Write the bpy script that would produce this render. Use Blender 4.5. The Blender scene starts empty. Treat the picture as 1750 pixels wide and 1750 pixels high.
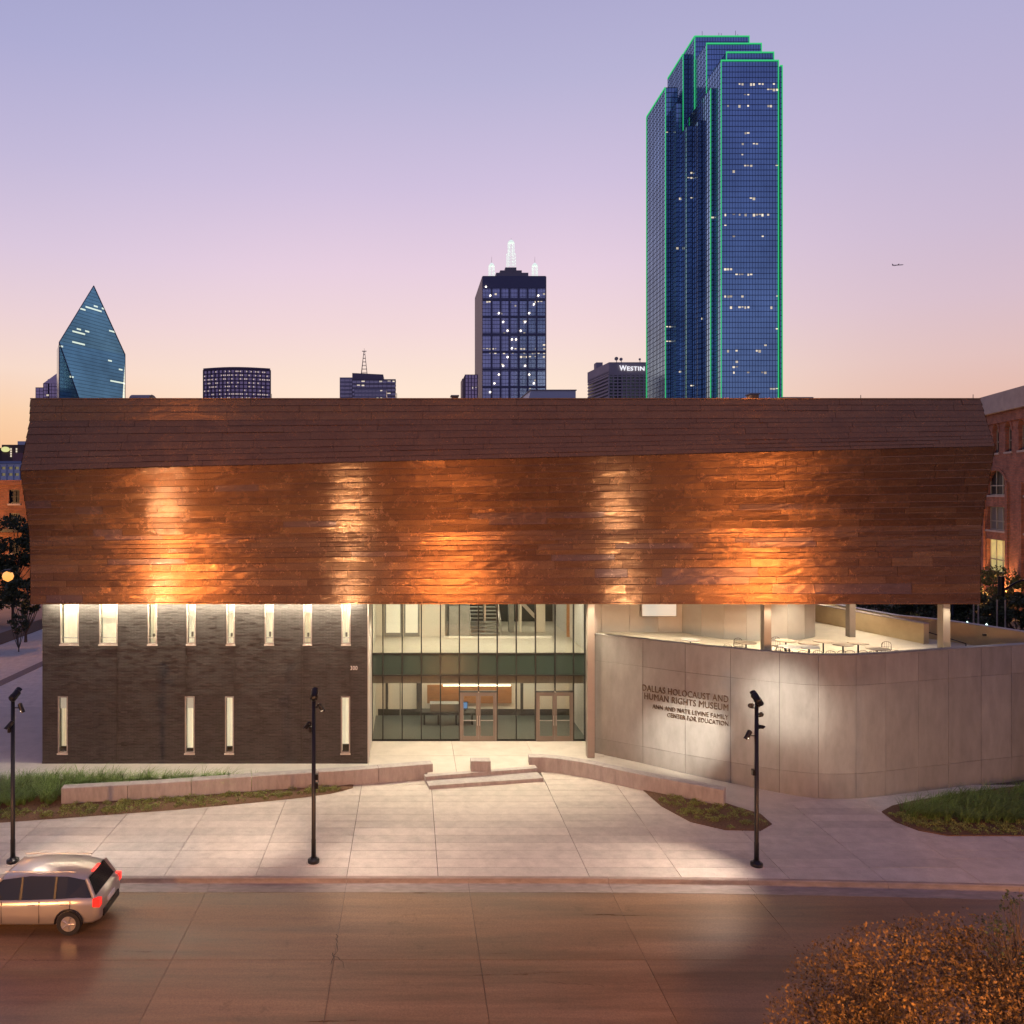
import bpy, math, random
from math import radians, sin, cos, pi, sqrt, atan2
from mathutils import Vector, Matrix
import numpy as np
random.seed(7)
scene = bpy.context.scene
COL = scene.collection

# ------------------------------------------------------------------ camera
F = 1350.0; VX = 700.0; HY = 841.0; CH = 12.5        # focal length, principal column, horizon row (1750 px picture), eye height
cam_d = bpy.data.cameras.new('camera'); cam = bpy.data.objects.new('camera', cam_d); COL.objects.link(cam)
cam.location = (0, 0, CH); cam.rotation_euler = (radians(90), 0, 0)
cam_d.sensor_width = 36; cam_d.lens = 36*F/1750
cam_d.shift_x = (875-VX)/1750; cam_d.shift_y = -(875-HY)/1750
cam_d.clip_start = 0.2; cam_d.clip_end = 9000
scene.camera = cam
scene.view_settings.view_transform = 'Standard'; scene.view_settings.look = 'None'
scene.view_settings.exposure = 0.0; scene.view_settings.gamma = 1.0
scene.view_settings.use_curve_mapping = False

def lin(r, g, b):
    f = lambda c: (c/255/12.92) if c/255 <= .04045 else ((c/255+.055)/1.055)**2.4
    return (f(r), f(g), f(b), 1)

# ------------------------------------------------------------------ world: dusk sky
SUN_EL, SUN_AZ = radians(-1.0), radians(-12)
world = bpy.data.worlds.new('World'); scene.world = world; world.use_nodes = True
nt = world.node_tree; N = nt.nodes; L = nt.links; N.clear()
out = N.new('ShaderNodeOutputWorld'); bg = N.new('ShaderNodeBackground'); L.new(bg.outputs[0], out.inputs[0])
tc = N.new('ShaderNodeTexCoord'); sp = N.new('ShaderNodeSeparateXYZ'); L.new(tc.outputs['Generated'], sp.inputs[0])
def ramp(stops, src):
    r = N.new('ShaderNodeValToRGB'); e = r.color_ramp.elements
    while len(e) > 1: e.remove(e[-1])
    e[0].position = stops[0][0]; e[0].color = lin(*stops[0][1])
    for p, c in stops[1:]:
        q = e.new(p); q.color = lin(*c)
    L.new(src, r.inputs[0]); return r
zmid = [(0.0, (250,212,176)), (.10, (253,229,206)), (.15, (246,221,208)), (.20, (239,212,214)), (.27, (228,203,220)), (.36, (205,189,218)), (.46, (181,176,210)), (.55, (166,163,202)), (.75, (112,116,168)), (1, (92,98,150))]
zlef = [(0.0, (234,176,124)), (.09, (243,202,168)), (.14, (241,212,198)), (.20, (230,204,210)), (.27, (214,195,217)), (.36, (192,182,214)), (.46, (170,168,208)), (.55, (156,158,200)), (.75, (112,116,168)), (1, (92,98,150))]
zrig = [(0.0, (215,160,140)), (.09, (226,182,166)), (.14, (222,188,186)), (.20, (212,186,200)), (.27, (200,182,206)), (.36, (186,176,208)), (.46, (174,170,207)), (.55, (166,166,204)), (.75, (120,128,180)), (1, (96,104,158))]
rm, rl, rr = ramp(zmid, sp.outputs['Z']), ramp(zlef, sp.outputs['Z']), ramp(zrig, sp.outputs['Z'])
def maprange(src, a, b, c=0., d=1.):
    m = N.new('ShaderNodeMapRange'); m.interpolation_type = 'SMOOTHSTEP'
    L.new(src, m.inputs[0]); m.inputs[1].default_value = a; m.inputs[2].default_value = b; m.inputs[3].default_value = c; m.inputs[4].default_value = d
    return m
def mixc(f, a, b, kind='MIX'):
    m = N.new('ShaderNodeMixRGB'); m.blend_type = kind
    if isinstance(f, float): m.inputs[0].default_value = f
    else: L.new(f, m.inputs[0])
    L.new(a, m.inputs[1]); L.new(b, m.inputs[2]); return m
m1 = mixc(maprange(sp.outputs['X'], -.05, -.5).outputs[0], rm.outputs[0], rl.outputs[0])
m2 = mixc(maprange(sp.outputs['X'], .15, .62).outputs[0], m1.outputs[0], rr.outputs[0])
# the side of the sky away from the set sun is darker and bluer
rb = ramp([(0, (140,134,158)), (.12, (140,138,170)), (.28, (124,124,166)), (.5, (108,102,156)), (.7, (98,102,152)), (1, (90,96,150))], sp.outputs['Z'])
m3 = mixc(maprange(sp.outputs['Y'], .68, -.25).outputs[0], m2.outputs[0], rb.outputs[0])
sky = N.new('ShaderNodeTexSky'); sky.sky_type = 'NISHITA'; sky.sun_disc = False
sky.sun_elevation = SUN_EL; sky.sun_rotation = SUN_AZ
sk = N.new('ShaderNodeMixRGB'); sk.blend_type = 'ADD'; sk.inputs[0].default_value = .04
L.new(m3.outputs[0], sk.inputs[1]); L.new(sky.outputs[0], sk.inputs[2])
nz = N.new('ShaderNodeTexNoise'); nz.inputs['Scale'].default_value = 1.2; nz.inputs['Detail'].default_value = 4; L.new(tc.outputs['Generated'], nz.inputs['Vector'])
nm = maprange(nz.outputs[0], .3, .7, .975, 1.02)
mv = N.new('ShaderNodeVectorMath'); mv.operation = 'SCALE'; L.new(sk.outputs[0], mv.inputs[0]); L.new(nm.outputs[0], mv.inputs['Scale'])
L.new(mv.outputs[0], bg.inputs[0]); bg.inputs[1].default_value = 1.0

sun_d = bpy.data.lights.new('sun', 'SUN'); sun_d.energy = .12; sun_d.angle = radians(12); sun_d.color = (1, .66, .42)
sun = bpy.data.objects.new('sun', sun_d); COL.objects.link(sun)
sun.rotation_euler = Vector((-sin(SUN_AZ)*-1, -cos(SUN_AZ), -.05)).to_track_quat('-Z', 'Y').to_euler()

# ------------------------------------------------------------------ helpers
def P(x, y, D): return Vector(((x-VX)*D/F, D, CH-(y-HY)*D/F))
def G(x, y, z=0.0):                                     # picture point on a level plane z
    D = F*(CH-z)/(y-HY); return ((x-VX)*D/F, D)

class MB:
    def __init__(s): s.v = []; s.f = []; s.m = []; s.sm = []
    def add(s, vs, fs, mi=0, smooth=False):
        o = len(s.v); s.v += [tuple(v) for v in vs]; s.f += [tuple(i+o for i in f) for f in fs]
        s.m += [mi]*len(fs); s.sm += [smooth]*len(fs); return s
    def box(s, x0, x1, y0, y1, z0, z1, mi=0):
        vs = [(x0,y0,z0),(x1,y0,z0),(x1,y1,z0),(x0,y1,z0),(x0,y0,z1),(x1,y0,z1),(x1,y1,z1),(x0,y1,z1)]
        return s.add(vs, [(0,3,2,1),(4,5,6,7),(0,1,5,4),(1,2,6,5),(2,3,7,6),(3,0,4,7)], mi)
    def cbox(s, x0, x1, y0, y1, z0, z1, b, mi=0):       # box with chamfered upper edges
        vs = [(x0,y0,z0),(x1,y0,z0),(x1,y1,z0),(x0,y1,z0),(x0,y0,z1-b),(x1,y0,z1-b),(x1,y1,z1-b),(x0,y1,z1-b),
              (x0+b,y0+b,z1),(x1-b,y0+b,z1),(x1-b,y1-b,z1),(x0+b,y1-b,z1)]
        fs = [(0,1,5,4),(1,2,6,5),(2,3,7,6),(3,0,4,7),(4,5,9,8),(5,6,10,9),(6,7,11,10),(7,4,8,11),(8,9,10,11)]
        return s.add(vs, fs, mi)
    def prism(s, poly, z0, z1, mi=0):                   # poly counter-clockwise in plan
        n = len(poly)
        vs = [(x,y,z0) for x,y in poly]+[(x,y,z1) for x,y in poly]
        fs = [tuple(range(n-1,-1,-1)), tuple(range(n,2*n))]+[(i,(i+1)%n,n+(i+1)%n,n+i) for i in range(n)]
        return s.add(vs, fs, mi)
    def tube(s, a, b, ra, rb=None, n=8, mi=0, caps=True, smooth=True):
        a = Vector(a); b = Vector(b); rb = ra if rb is None else rb
        d = (b-a).normalized(); u = d.orthogonal().normalized(); w = d.cross(u)
        vs = []
        for c, r in ((a,ra),(b,rb)):
            for i in range(n):
                t = 2*pi*i/n; vs.append(c+u*(cos(t)*r)+w*(sin(t)*r))
        fs = [(i,(i+1)%n,n+(i+1)%n,n+i) for i in range(n)]
        s.add(vs, fs, mi, smooth)
        if caps: s.add(vs, [tuple(range(n-1,-1,-1)), tuple(range(n,2*n))], mi)
        return s
    def path(s, pts, r, n=6, mi=0):
        for i in range(len(pts)-1): s.tube(pts[i], pts[i+1], r, r, n, mi)
        return s
    def lathe(s, c, prof, n=16, mi=0, smooth=True):     # prof: (radius, z) from the bottom up
        vs = []; fs = []
        for r, z in prof:
            for i in range(n):
                t = 2*pi*i/n; vs.append((c[0]+r*cos(t), c[1]+r*sin(t), c[2]+z))
        for k in range(len(prof)-1):
            for i in range(n): fs.append((k*n+i, k*n+(i+1)%n, (k+1)*n+(i+1)%n, (k+1)*n+i))
        fs += [tuple(range(n-1,-1,-1)), tuple(range((len(prof)-1)*n, len(prof)*n))]
        return s.add(vs, fs, mi, smooth)
    def mesh(s, name, mats, org=(0,0,0)):
        me = bpy.data.meshes.new(name)
        ox, oy, oz = org
        me.from_pydata([(v[0]-ox, v[1]-oy, v[2]-oz) for v in s.v], [], s.f)
        for m in (mats if isinstance(mats, (list, tuple)) else [mats]): me.materials.append(m)
        me.polygons.foreach_set('material_index', s.m); me.polygons.foreach_set('use_smooth', s.sm)
        me.update(); return me
    def build(s, name, mats, parent=None, org=None):
        if org is None: org = parent.get('org', (0,0,0)) if parent else (0,0,0)
        o = bpy.data.objects.new(name, s.mesh(name, mats, org)); COL.objects.link(o)
        if parent: o.parent = parent; o['org'] = tuple(org)
        return o
def inst(name, me, parent, loc, scale=(1,1,1), rotz=0):
    o = bpy.data.objects.new(name, me); COL.objects.link(o); o.parent = parent
    o.location = loc; o.scale = scale; o.rotation_euler = (0,0,rotz); return o
def tag(o, label=None, cat=None, group=None, kind=None):
    if label: o['label'] = label
    if cat: o['category'] = cat
    if group: o['group'] = group
    if kind: o['kind'] = kind
    return o
def thing(name, label, cat, loc=(0,0,0), group=None):
    o = bpy.data.objects.new(name, None); COL.objects.link(o); o.location = loc; o['org'] = tuple(loc)
    o.empty_display_size = .2
    return tag(o, label, cat, group)
def setting(o): o['kind'] = 'structure'; return o
def stuff(o): o['kind'] = 'stuff'; return o
KIDS = {}
def copy_tree(o, parent=None):
    c = o.copy(); COL.objects.link(c)
    if parent: c.parent = parent
    for ch in [k for k in list(o.children)]: copy_tree(ch, c)
    return c
def lamp(name, kind, loc, aim, power, color, parent=None, size=.1, spot=60, blend=.6, size_y=None, org=None):
    d = bpy.data.lights.new(name, kind); d.energy = power; d.color = color
    if kind == 'SPOT': d.spot_size = radians(spot); d.spot_blend = blend; d.shadow_soft_size = size
    elif kind == 'AREA':
        d.size = size
        if size_y: d.shape = 'RECTANGLE'; d.size_y = size_y
    else: d.shadow_soft_size = size
    o = bpy.data.objects.new(name, d); COL.objects.link(o)
    q = (Vector(aim)-Vector(loc)).to_track_quat('-Z', 'Y').to_euler() if aim is not None else (0,0,0)
    o.rotation_euler = q
    if parent:
        g = parent.get('org', (0,0,0)); o.parent = parent; o.location = Vector(loc)-Vector(g)
    else: o.location = loc
    return o

# ------------------------------------------------------------------ materials
def mat(name, col, rough=.6, metal=0., noise=None, bump=None, emit=None, estr=0., spec=.5, island=0., objrand=0., coord='Object', rnoise=0., speck=0.):
    """noise=(scale, strength, detail[, stretch]); bump=(scale, strength, distance[, stretch])"""
    m = bpy.data.materials.new(name); m.use_nodes = True
    nt = m.node_tree; n = nt.nodes; l = nt.links; b = n['Principled BSDF']
    c = tuple(col)+(1,) if len(col) == 3 else tuple(col)
    b.inputs['Base Color'].default_value = c; b.inputs['Roughness'].default_value = rough
    b.inputs['Metallic'].default_value = metal; b.inputs['Specular IOR Level'].default_value = spec
    tcn = n.new('ShaderNodeTexCoord')
    def vec(stretch):
        mp = n.new('ShaderNodeMapping'); mp.inputs['Scale'].default_value = stretch
        if coord == 'World':
            g = n.new('ShaderNodeNewGeometry'); l.new(g.outputs['Position'], mp.inputs[0])
        else: l.new(tcn.outputs['Object'], mp.inputs[0])
        return mp.outputs[0]
    cur = None
    if noise:
        ns = n.new('ShaderNodeTexNoise'); ns.inputs['Scale'].default_value = noise[0]; ns.inputs['Detail'].default_value = noise[2]
        ns.inputs['Roughness'].default_value = .65
        l.new(vec(noise[3] if len(noise) > 3 else (1,1,1)), ns.inputs['Vector'])
        mr = n.new('ShaderNodeMapRange'); mr.inputs[1].default_value = .25; mr.inputs[2].default_value = .75
        mr.inputs[3].default_value = 1-noise[1]; mr.inputs[4].default_value = 1+noise[1]; l.new(ns.outputs[0], mr.inputs[0])
        s = n.new('ShaderNodeVectorMath'); s.operation = 'SCALE'; s.inputs[0].default_value = c[:3]; l.new(mr.outputs[0], s.inputs['Scale']); cur = s.outputs[0]
        if rnoise:
            r2 = n.new('ShaderNodeMapRange'); r2.inputs[1].default_value = .3; r2.inputs[2].default_value = .7
            r2.inputs[3].default_value = rough-rnoise; r2.inputs[4].default_value = rough+rnoise; l.new(ns.outputs[0], r2.inputs[0]); l.new(r2.outputs[0], b.inputs['Roughness'])
    if speck and cur:
        for sc_, lo_, hi_, dk in ((22, .30, .70, speck), (.9, .60, .74, speck*1.3)):
            n2 = n.new('ShaderNodeTexNoise'); n2.inputs['Scale'].default_value = sc_; n2.inputs['Detail'].default_value = 6; n2.inputs['Roughness'].default_value = .75; l.new(vec((1,1,1)), n2.inputs['Vector'])
            m2 = n.new('ShaderNodeMapRange'); m2.inputs[1].default_value = lo_; m2.inputs[2].default_value = hi_; m2.inputs[3].default_value = 1+dk*.5 if sc_ > 2 else 1; m2.inputs[4].default_value = 1-dk; l.new(n2.outputs[0], m2.inputs[0])
            s2 = n.new('ShaderNodeVectorMath'); s2.operation = 'SCALE'; l.new(cur, s2.inputs[0]); l.new(m2.outputs[0], s2.inputs['Scale']); cur = s2.outputs[0]
    if island or objrand:
        if island: g = n.new('ShaderNodeNewGeometry'); src = g.outputs['Random Per Island']; amt = island
        else: g = n.new('ShaderNodeObjectInfo'); src = g.outputs['Random']; amt = objrand
        mr = n.new('ShaderNodeMapRange'); mr.inputs[3].default_value = 1-amt; mr.inputs[4].default_value = 1+amt; l.new(src, mr.inputs[0])
        s = n.new('ShaderNodeVectorMath'); s.operation = 'SCALE'
        if cur: l.new(cur, s.inputs[0])
        else: s.inputs[0].default_value = c[:3]
        l.new(mr.outputs[0], s.inputs['Scale']); cur = s.outputs[0]
    if cur: l.new(cur, b.inputs['Base Color'])
    if bump:
        nb = n.new('ShaderNodeTexNoise'); nb.inputs['Scale'].default_value = bump[0]; nb.inputs['Detail'].default_value = 4
        l.new(vec(bump[3] if len(bump) > 3 else (1,1,1)), nb.inputs['Vector'])
        bn = n.new('ShaderNodeBump'); bn.inputs['Strength'].default_value = bump[1]; bn.inputs['Distance'].default_value = bump[2]
        l.new(nb.outputs[0], bn.inputs['Height']); l.new(bn.outputs[0], b.inputs['Normal'])
    if emit:
        b.inputs['Emission Color'].default_value = tuple(emit)+(1,) if len(emit) == 3 else emit; b.inputs['Emission Strength'].default_value = estr
    return m
def glass_mat(name, tint=(.8,.9,.86), refl=.12, rough=.02):
    m = bpy.data.materials.new(name); m.use_nodes = True; n = m.node_tree.nodes; l = m.node_tree.links; n.clear()
    o = n.new('ShaderNodeOutputMaterial'); t = n.new('ShaderNodeBsdfTransparent'); t.inputs[0].default_value = tint+(1,)
    g = n.new('ShaderNodeBsdfGlossy'); g.inputs[0].default_value = (.9,.95,.95,1); g.inputs[1].default_value = rough
    f = n.new('ShaderNodeLayerWeight'); f.inputs[0].default_value = .3
    a = n.new('ShaderNodeMath'); a.operation = 'MULTIPLY_ADD'; a.inputs[1].default_value = .5; a.inputs[2].default_value = refl; l.new(f.outputs['Fresnel'], a.inputs[0])
    mx = n.new('ShaderNodeMixShader'); l.new(a.outputs[0], mx.inputs[0]); l.new(t.outputs[0], mx.inputs[1]); l.new(g.outputs[0], mx.inputs[2]); l.new(mx.outputs[0], o.inputs[0])
    return m
M = {}
M['concrete'] = mat('pale_concrete', (.50,.465,.41), .8, 0, (2.2,.20,10), (60,.25,.004), coord='World', objrand=.10, speck=.16)
M['concrete_base'] = mat('joint_concrete', (.06,.05,.045), .9, 0, (3,.2,3))
M['plaza'] = mat('plaza_concrete', (.46,.43,.38), .75, 0, (1.1,.13,6), (60,.2,.003), coord='World', objrand=.04, speck=.12)
M['kerb'] = mat('kerb_concrete', (.27,.235,.21), .8, 0, (2.0,.28,6,(1,3,3)), (50,.3,.004), coord='World')
M['seat_wall'] = mat('seat_wall_concrete', (.33,.31,.30), .75, 0, (2.2,.24,6,(2,2,.6)), (40,.25,.004), coord='World')
M['wall_panel'] = mat('terrace_wall_concrete', (.232,.236,.226), .55, 0, (2.6,.20,9,(1,1,.35)), (30,.18,.004), coord='World', objrand=.09, rnoise=.1)
M['dark_joint'] = mat('dark_joint', (.05,.045,.04), .9)
M['metal_panel'] = mat('white_metal_panel', (.55,.53,.50), .5, .1, (1.5,.05,3), objrand=.03)
M['soffit'] = mat('soffit_metal', (.5,.48,.45), .5)
M['column'] = mat('column_metal', (.42,.38,.33), .38, .55, (2,.06,3))
M['mullion'] = mat('dark_mullion', (.03,.032,.03), .4, .4)
M['door_frame'] = mat('bronze_door_frame', (.19,.16,.14), .4, .5)
M['steel'] = mat('brushed_steel', (.6,.58,.55), .3, .9)
M['frame'] = mat('window_frame_metal', (.36,.34,.31), .45, .4)
M['glass'] = glass_mat('clear_glass', (.88,.90,.86), .035)
M['spandrel'] = mat('green_spandrel_glass', (.035,.055,.045), .08, 0, spec=.6)
M['win_glass'] = glass_mat('window_glass', (.95,.96,.92), .03)
M['blind'] = mat('lit_blind', (.7,.68,.6), .8, emit=(1,.90,.68), estr=.60, noise=(1.5,.2,3,(3,1,.6)))
M['blind2'] = mat('lit_blind_dim', (.7,.68,.6), .8, emit=(1,.86,.60), estr=.40, noise=(1.5,.25,3,(3,1,.6)))
M['greyshade'] = mat('grey_shade', (.5,.5,.46), .8, emit=(.9,.9,.8), estr=.28)
M['sill'] = mat('sill_metal', (.6,.57,.52), .5, .3)
M['black'] = mat('black_metal', (.012,.012,.014), .35, .3)
M['lens'] = mat('lamp_lens', (.9,.9,.9), .2, emit=(1,.82,.6), estr=6)
M['soil'] = mat('mulch', (.13,.075,.04), .95, 0, (14,.5,5), (30,.8,.03))
M['grass'] = mat('grass_blade', (.13,.22,.05), .6, noise=(1.6,.4,3), island=.5)
M['cover'] = mat('ground_cover_leaf', (.20,.24,.07), .7, island=.5)
M['leaf_orange'] = mat('lamplit_leaf', (.17,.095,.024), .65, noise=(1.3,.35,3), island=.8)  # orange of the street lamps put into the leaf colour
M['leaf_dark'] = mat('dark_leaf', (.045,.06,.022), .7, island=.5)
M['bark'] = mat('bark', (.10,.07,.05), .9, 0, (8,.3,4,(1,1,.2)), (20,.5,.01))
M['red_brick'] = None
M['letter'] = mat('bronze_letter', (.11,.075,.05), .4, .7)
M['white_letter'] = mat('white_letter', (.85,.85,.82), .5)
M['stone'] = mat('cornice_stone', (.36,.30,.28), .8, 0, (1,.2,5))
M['darkglass'] = mat('dark_window_glass', (.02,.022,.026), .08, 0, spec=.6)
M['dullglass'] = mat('dull_window_glass', (.02,.022,.026), .35, 0, spec=.12)
M['table_wood'] = mat('table_top_pale', (.52,.42,.32), .5)
M['table_white'] = mat('table_top_white', (.75,.73,.68), .4)
M['wire'] = mat('chair_wire', (.12,.09,.07), .4, .6)
M['terrace_floor'] = mat('terrace_paver', (.55,.49,.40), .8, 0, (2,.08,4))
M['parapet_inner'] = mat('tan_plaster', (.46,.36,.22), .8, 0, (1.2,.12,5))
M['lightwall'] = mat('interior_white_wall', (.66,.63,.55), .7, 0, (1,.04,3))
M['intfloor'] = mat('interior_terrazzo', (.50,.46,.39), .35, 0, (3,.08,4))
M['intfloor_dark'] = mat('lobby_dark_floor', (.10,.115,.11), .3, 0, (3,.1,4))
M['darkwall'] = mat('interior_dark_wall', (.045,.045,.04), .6)
M['wood'] = mat('interior_wood', (.32,.15,.06), .5, 0, (3,.25,5,(1,1,8)))
M['greyint'] = mat('interior_grey', (.24,.24,.22), .6, 0, (2,.2,4))
M['screen'] = mat('lit_screen', (.02,.02,.03), .2, emit=(.15,.35,.7), estr=.8)

def copper_mat():
    m = bpy.data.materials.new('copper_sheet'); m.use_nodes = True; nt = m.node_tree; n = nt.nodes; l = nt.links; b = n['Principled BSDF']
    b.inputs['Metallic'].default_value = .60
    g = n.new('ShaderNodeNewGeometry'); oi = n.new('ShaderNodeObjectInfo')
    def noise(scale, detail, stretch):
        mp = n.new('ShaderNodeMapping'); mp.inputs['Scale'].default_value = stretch; l.new(g.outputs['Position'], mp.inputs[0])
        t = n.new('ShaderNodeTexNoise'); t.inputs['Scale'].default_value = scale; t.inputs['Detail'].default_value = detail; t.inputs['Roughness'].default_value = .7
        l.new(mp.outputs[0], t.inputs['Vector']); return t.outputs[0]
    def mr(src, a, b_, c, d):
        k = n.new('ShaderNodeMapRange'); l.new(src, k.inputs[0]); k.inputs[1].default_value = a; k.inputs[2].default_value = b_; k.inputs[3].default_value = c; k.inputs[4].default_value = d; return k.outputs[0]
    r = n.new('ShaderNodeValToRGB'); e = r.color_ramp.elements
    e[0].position = 0; e[0].color = (.19,.088,.045,1); e[1].position = 1; e[1].color = (.50,.25,.10,1)
    q = e.new(.5); q.color = (.33,.155,.066,1)
    a = n.new('ShaderNodeMath'); a.operation = 'MULTIPLY_ADD'; a.inputs[1].default_value = .34
    l.new(mr(noise(.9,5,(.6,1,1.6)), .2,.8,0,1), a.inputs[0])
    rnd = mr(oi.outputs['Random'], 0,1,.12,.62); l.new(rnd, a.inputs[2]); l.new(a.outputs[0], r.inputs[0])
    # grain
    sc = n.new('ShaderNodeVectorMath'); sc.operation = 'SCALE'; l.new(r.outputs[0], sc.inputs[0]); l.new(mr(noise(26,3,(1,1,1)), .3,.7,.62,1.38), sc.inputs['Scale'])
    # a few sheets with blue-grey oxide
    mx = n.new('ShaderNodeMixRGB'); mx.inputs[2].default_value = (.20,.15,.16,1); l.new(sc.outputs[0], mx.inputs[1])
    l.new(mr(oi.outputs['Random'], .9,.96,0,.55), mx.inputs[0]); l.new(mx.outputs[0], b.inputs['Base Color'])
    l.new(mr(noise(1.7,5,(1,1,1)), .3,.7,.17,.32), b.inputs['Roughness'])
    b.inputs['Anisotropic'].default_value = .9; tg = n.new('ShaderNodeCombineXYZ'); tg.inputs[2].default_value = 1; l.new(tg.outputs[0], b.inputs['Tangent'])
    bn = n.new('ShaderNodeBump'); bn.inputs['Strength'].default_value = .30; bn.inputs['Distance'].default_value = .05
    l.new(noise(2.6,2.0,(.22,1,1.6)), bn.inputs['Height'])
    b3 = n.new('ShaderNodeBump'); b3.inputs['Strength'].default_value = .10; b3.inputs['Distance'].default_value = .05
    l.new(noise(2.2,1.5,(1,1,1.2)), b3.inputs['Height']); l.new(bn.outputs[0], b3.inputs['Normal'])
    b2 = n.new('ShaderNodeBump'); b2.inputs['Strength'].default_value = .35; b2.inputs['Distance'].default_value = .006
    l.new(noise(30,2,(1,1,1)), b2.inputs['Height']); l.new(b3.outputs[0], b2.inputs['Normal']); l.new(b2.outputs[0], b.inputs['Normal'])
    return m
M['copper'] = copper_mat()
M['copper_dark'] = mat('copper_backing', (.03,.014,.01), .7, .3)

def brick_mat(name, c1, c2, mortar, bw, bh, msize=.01, rough=.75, bumpd=.006, axis='XZ', var=.5):
    m = bpy.data.materials.new(name); m.use_nodes = True; n = m.node_tree.nodes; l = m.node_tree.links; b = n['Principled BSDF']; b.inputs['Roughness'].default_value = rough
    g = n.new('ShaderNodeNewGeometry'); s = n.new('ShaderNodeSeparateXYZ'); l.new(g.outputs['Position'], s.inputs[0])
    ad = n.new('ShaderNodeMath'); ad.operation = 'ADD'; l.new(s.outputs['X'], ad.inputs[0]); l.new(s.outputs['Y'], ad.inputs[1])
    cb = n.new('ShaderNodeCombineXYZ'); l.new(ad.outputs[0], cb.inputs[0]); l.new(s.outputs['Z'], cb.inputs[1])
    t = n.new('ShaderNodeTexBrick'); l.new(cb.outputs[0], t.inputs['Vector']); t.inputs['Scale'].default_value = 1
    t.inputs['Color1'].default_value = c1+(1,); t.inputs['Color2'].default_value = c2+(1,); t.inputs['Mortar'].default_value = mortar+(1,)
    t.inputs['Brick Width'].default_value = bw; t.inputs['Row Height'].default_value = bh; t.inputs['Mortar Size'].default_value = msize
    ns = n.new('ShaderNodeTexNoise'); ns.inputs['Scale'].default_value = 1.1; ns.inputs['Detail'].default_value = 7; l.new(g.outputs['Position'], ns.inputs['Vector'])
    k = n.new('ShaderNodeMapRange'); l.new(ns.outputs[0], k.inputs[0]); k.inputs[1].default_value = .25; k.inputs[2].default_value = .75; k.inputs[3].default_value = 1-var; k.inputs[4].default_value = 1+var
    sc = n.new('ShaderNodeVectorMath'); sc.operation = 'SCALE'; l.new(t.outputs[0], sc.inputs[0]); l.new(k.outputs[0], sc.inputs['Scale']); l.new(sc.outputs[0], b.inputs['Base Color'])
    bn = n.new('ShaderNodeBump'); bn.inputs['Strength'].default_value = .9; bn.inputs['Distance'].default_value = bumpd; bn.invert = True
    l.new(t.outputs['Fac'], bn.inputs['Height']); l.new(bn.outputs[0], b.inputs['Normal'])
    return m
M['dark_brick'] = brick_mat('dark_brick', (.046,.043,.042), (.026,.0245,.024), (.07,.066,.062), .29, .07, .008, .6, var=.18)
M['dark_brick_proud'] = mat('dark_brick_proud', (.042,.039,.038), .55, 0, island=.45)
M['red_brick'] = brick_mat('red_brick', (.34,.12,.075), (.22,.075,.052), (.15,.11,.09), .5, .16, .02, .85, .02, var=.35)
M['orange_brick'] = brick_mat('orange_brick', (.26,.10,.05), (.20,.07,.04), (.16,.1,.07), .6, .2, .02, .85, .02, var=.3)

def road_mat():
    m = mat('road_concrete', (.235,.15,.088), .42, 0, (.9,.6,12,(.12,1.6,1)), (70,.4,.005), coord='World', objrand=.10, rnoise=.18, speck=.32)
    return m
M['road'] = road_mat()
M['ground'] = mat('far_ground', (.13,.11,.10), .9, 0, (.05,.3,6), coord='World')
M['asphalt'] = mat('side_street_concrete', (.22,.18,.16), .8, 0, (.2,.25,6), coord='World')

# ------------------------------------------------------------------ ground and paving
ZL = -.32; ZS = -.47
gm = MB().add([(-3000,-400,-.56),(3000,-400,-.56),(3000,5000,-.56),(-3000,5000,-.56)], [(0,1,2,3)])
setting(gm.build('ground', M['ground']))

def kerb_y(X):                                           # the kerb bends slightly towards the camera on the right
    t = max(0, X-2)/24.0
    return 26.22-.98*t*t if X > 2 else 26.22
# street (joined bed) with slabs
rb_ = MB().add([(-60,-6,ZS-.05),(60,-6,ZS-.05),(60,26.5,ZS-.05),(-60,26.5,ZS-.05)], [(0,1,2,3)])
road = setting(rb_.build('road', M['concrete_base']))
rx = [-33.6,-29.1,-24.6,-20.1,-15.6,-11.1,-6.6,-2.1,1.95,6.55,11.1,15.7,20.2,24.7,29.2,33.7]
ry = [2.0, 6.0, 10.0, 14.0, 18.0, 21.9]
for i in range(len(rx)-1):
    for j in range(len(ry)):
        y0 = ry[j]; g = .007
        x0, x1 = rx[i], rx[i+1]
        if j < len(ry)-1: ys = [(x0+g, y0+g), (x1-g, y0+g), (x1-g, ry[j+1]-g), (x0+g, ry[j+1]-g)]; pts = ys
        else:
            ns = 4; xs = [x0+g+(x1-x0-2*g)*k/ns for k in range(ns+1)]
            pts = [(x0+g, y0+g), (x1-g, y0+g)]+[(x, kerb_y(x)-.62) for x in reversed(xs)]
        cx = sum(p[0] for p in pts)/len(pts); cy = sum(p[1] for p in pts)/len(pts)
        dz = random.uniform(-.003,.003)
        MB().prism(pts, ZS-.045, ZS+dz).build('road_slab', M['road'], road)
# sidewalk
pv = MB().add([(-60,24.8,ZL-.05),(60,24.8,ZL-.05),(60,60,ZL-.05),(-60,60,ZL-.05)], [(0,1,2,3)])
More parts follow.
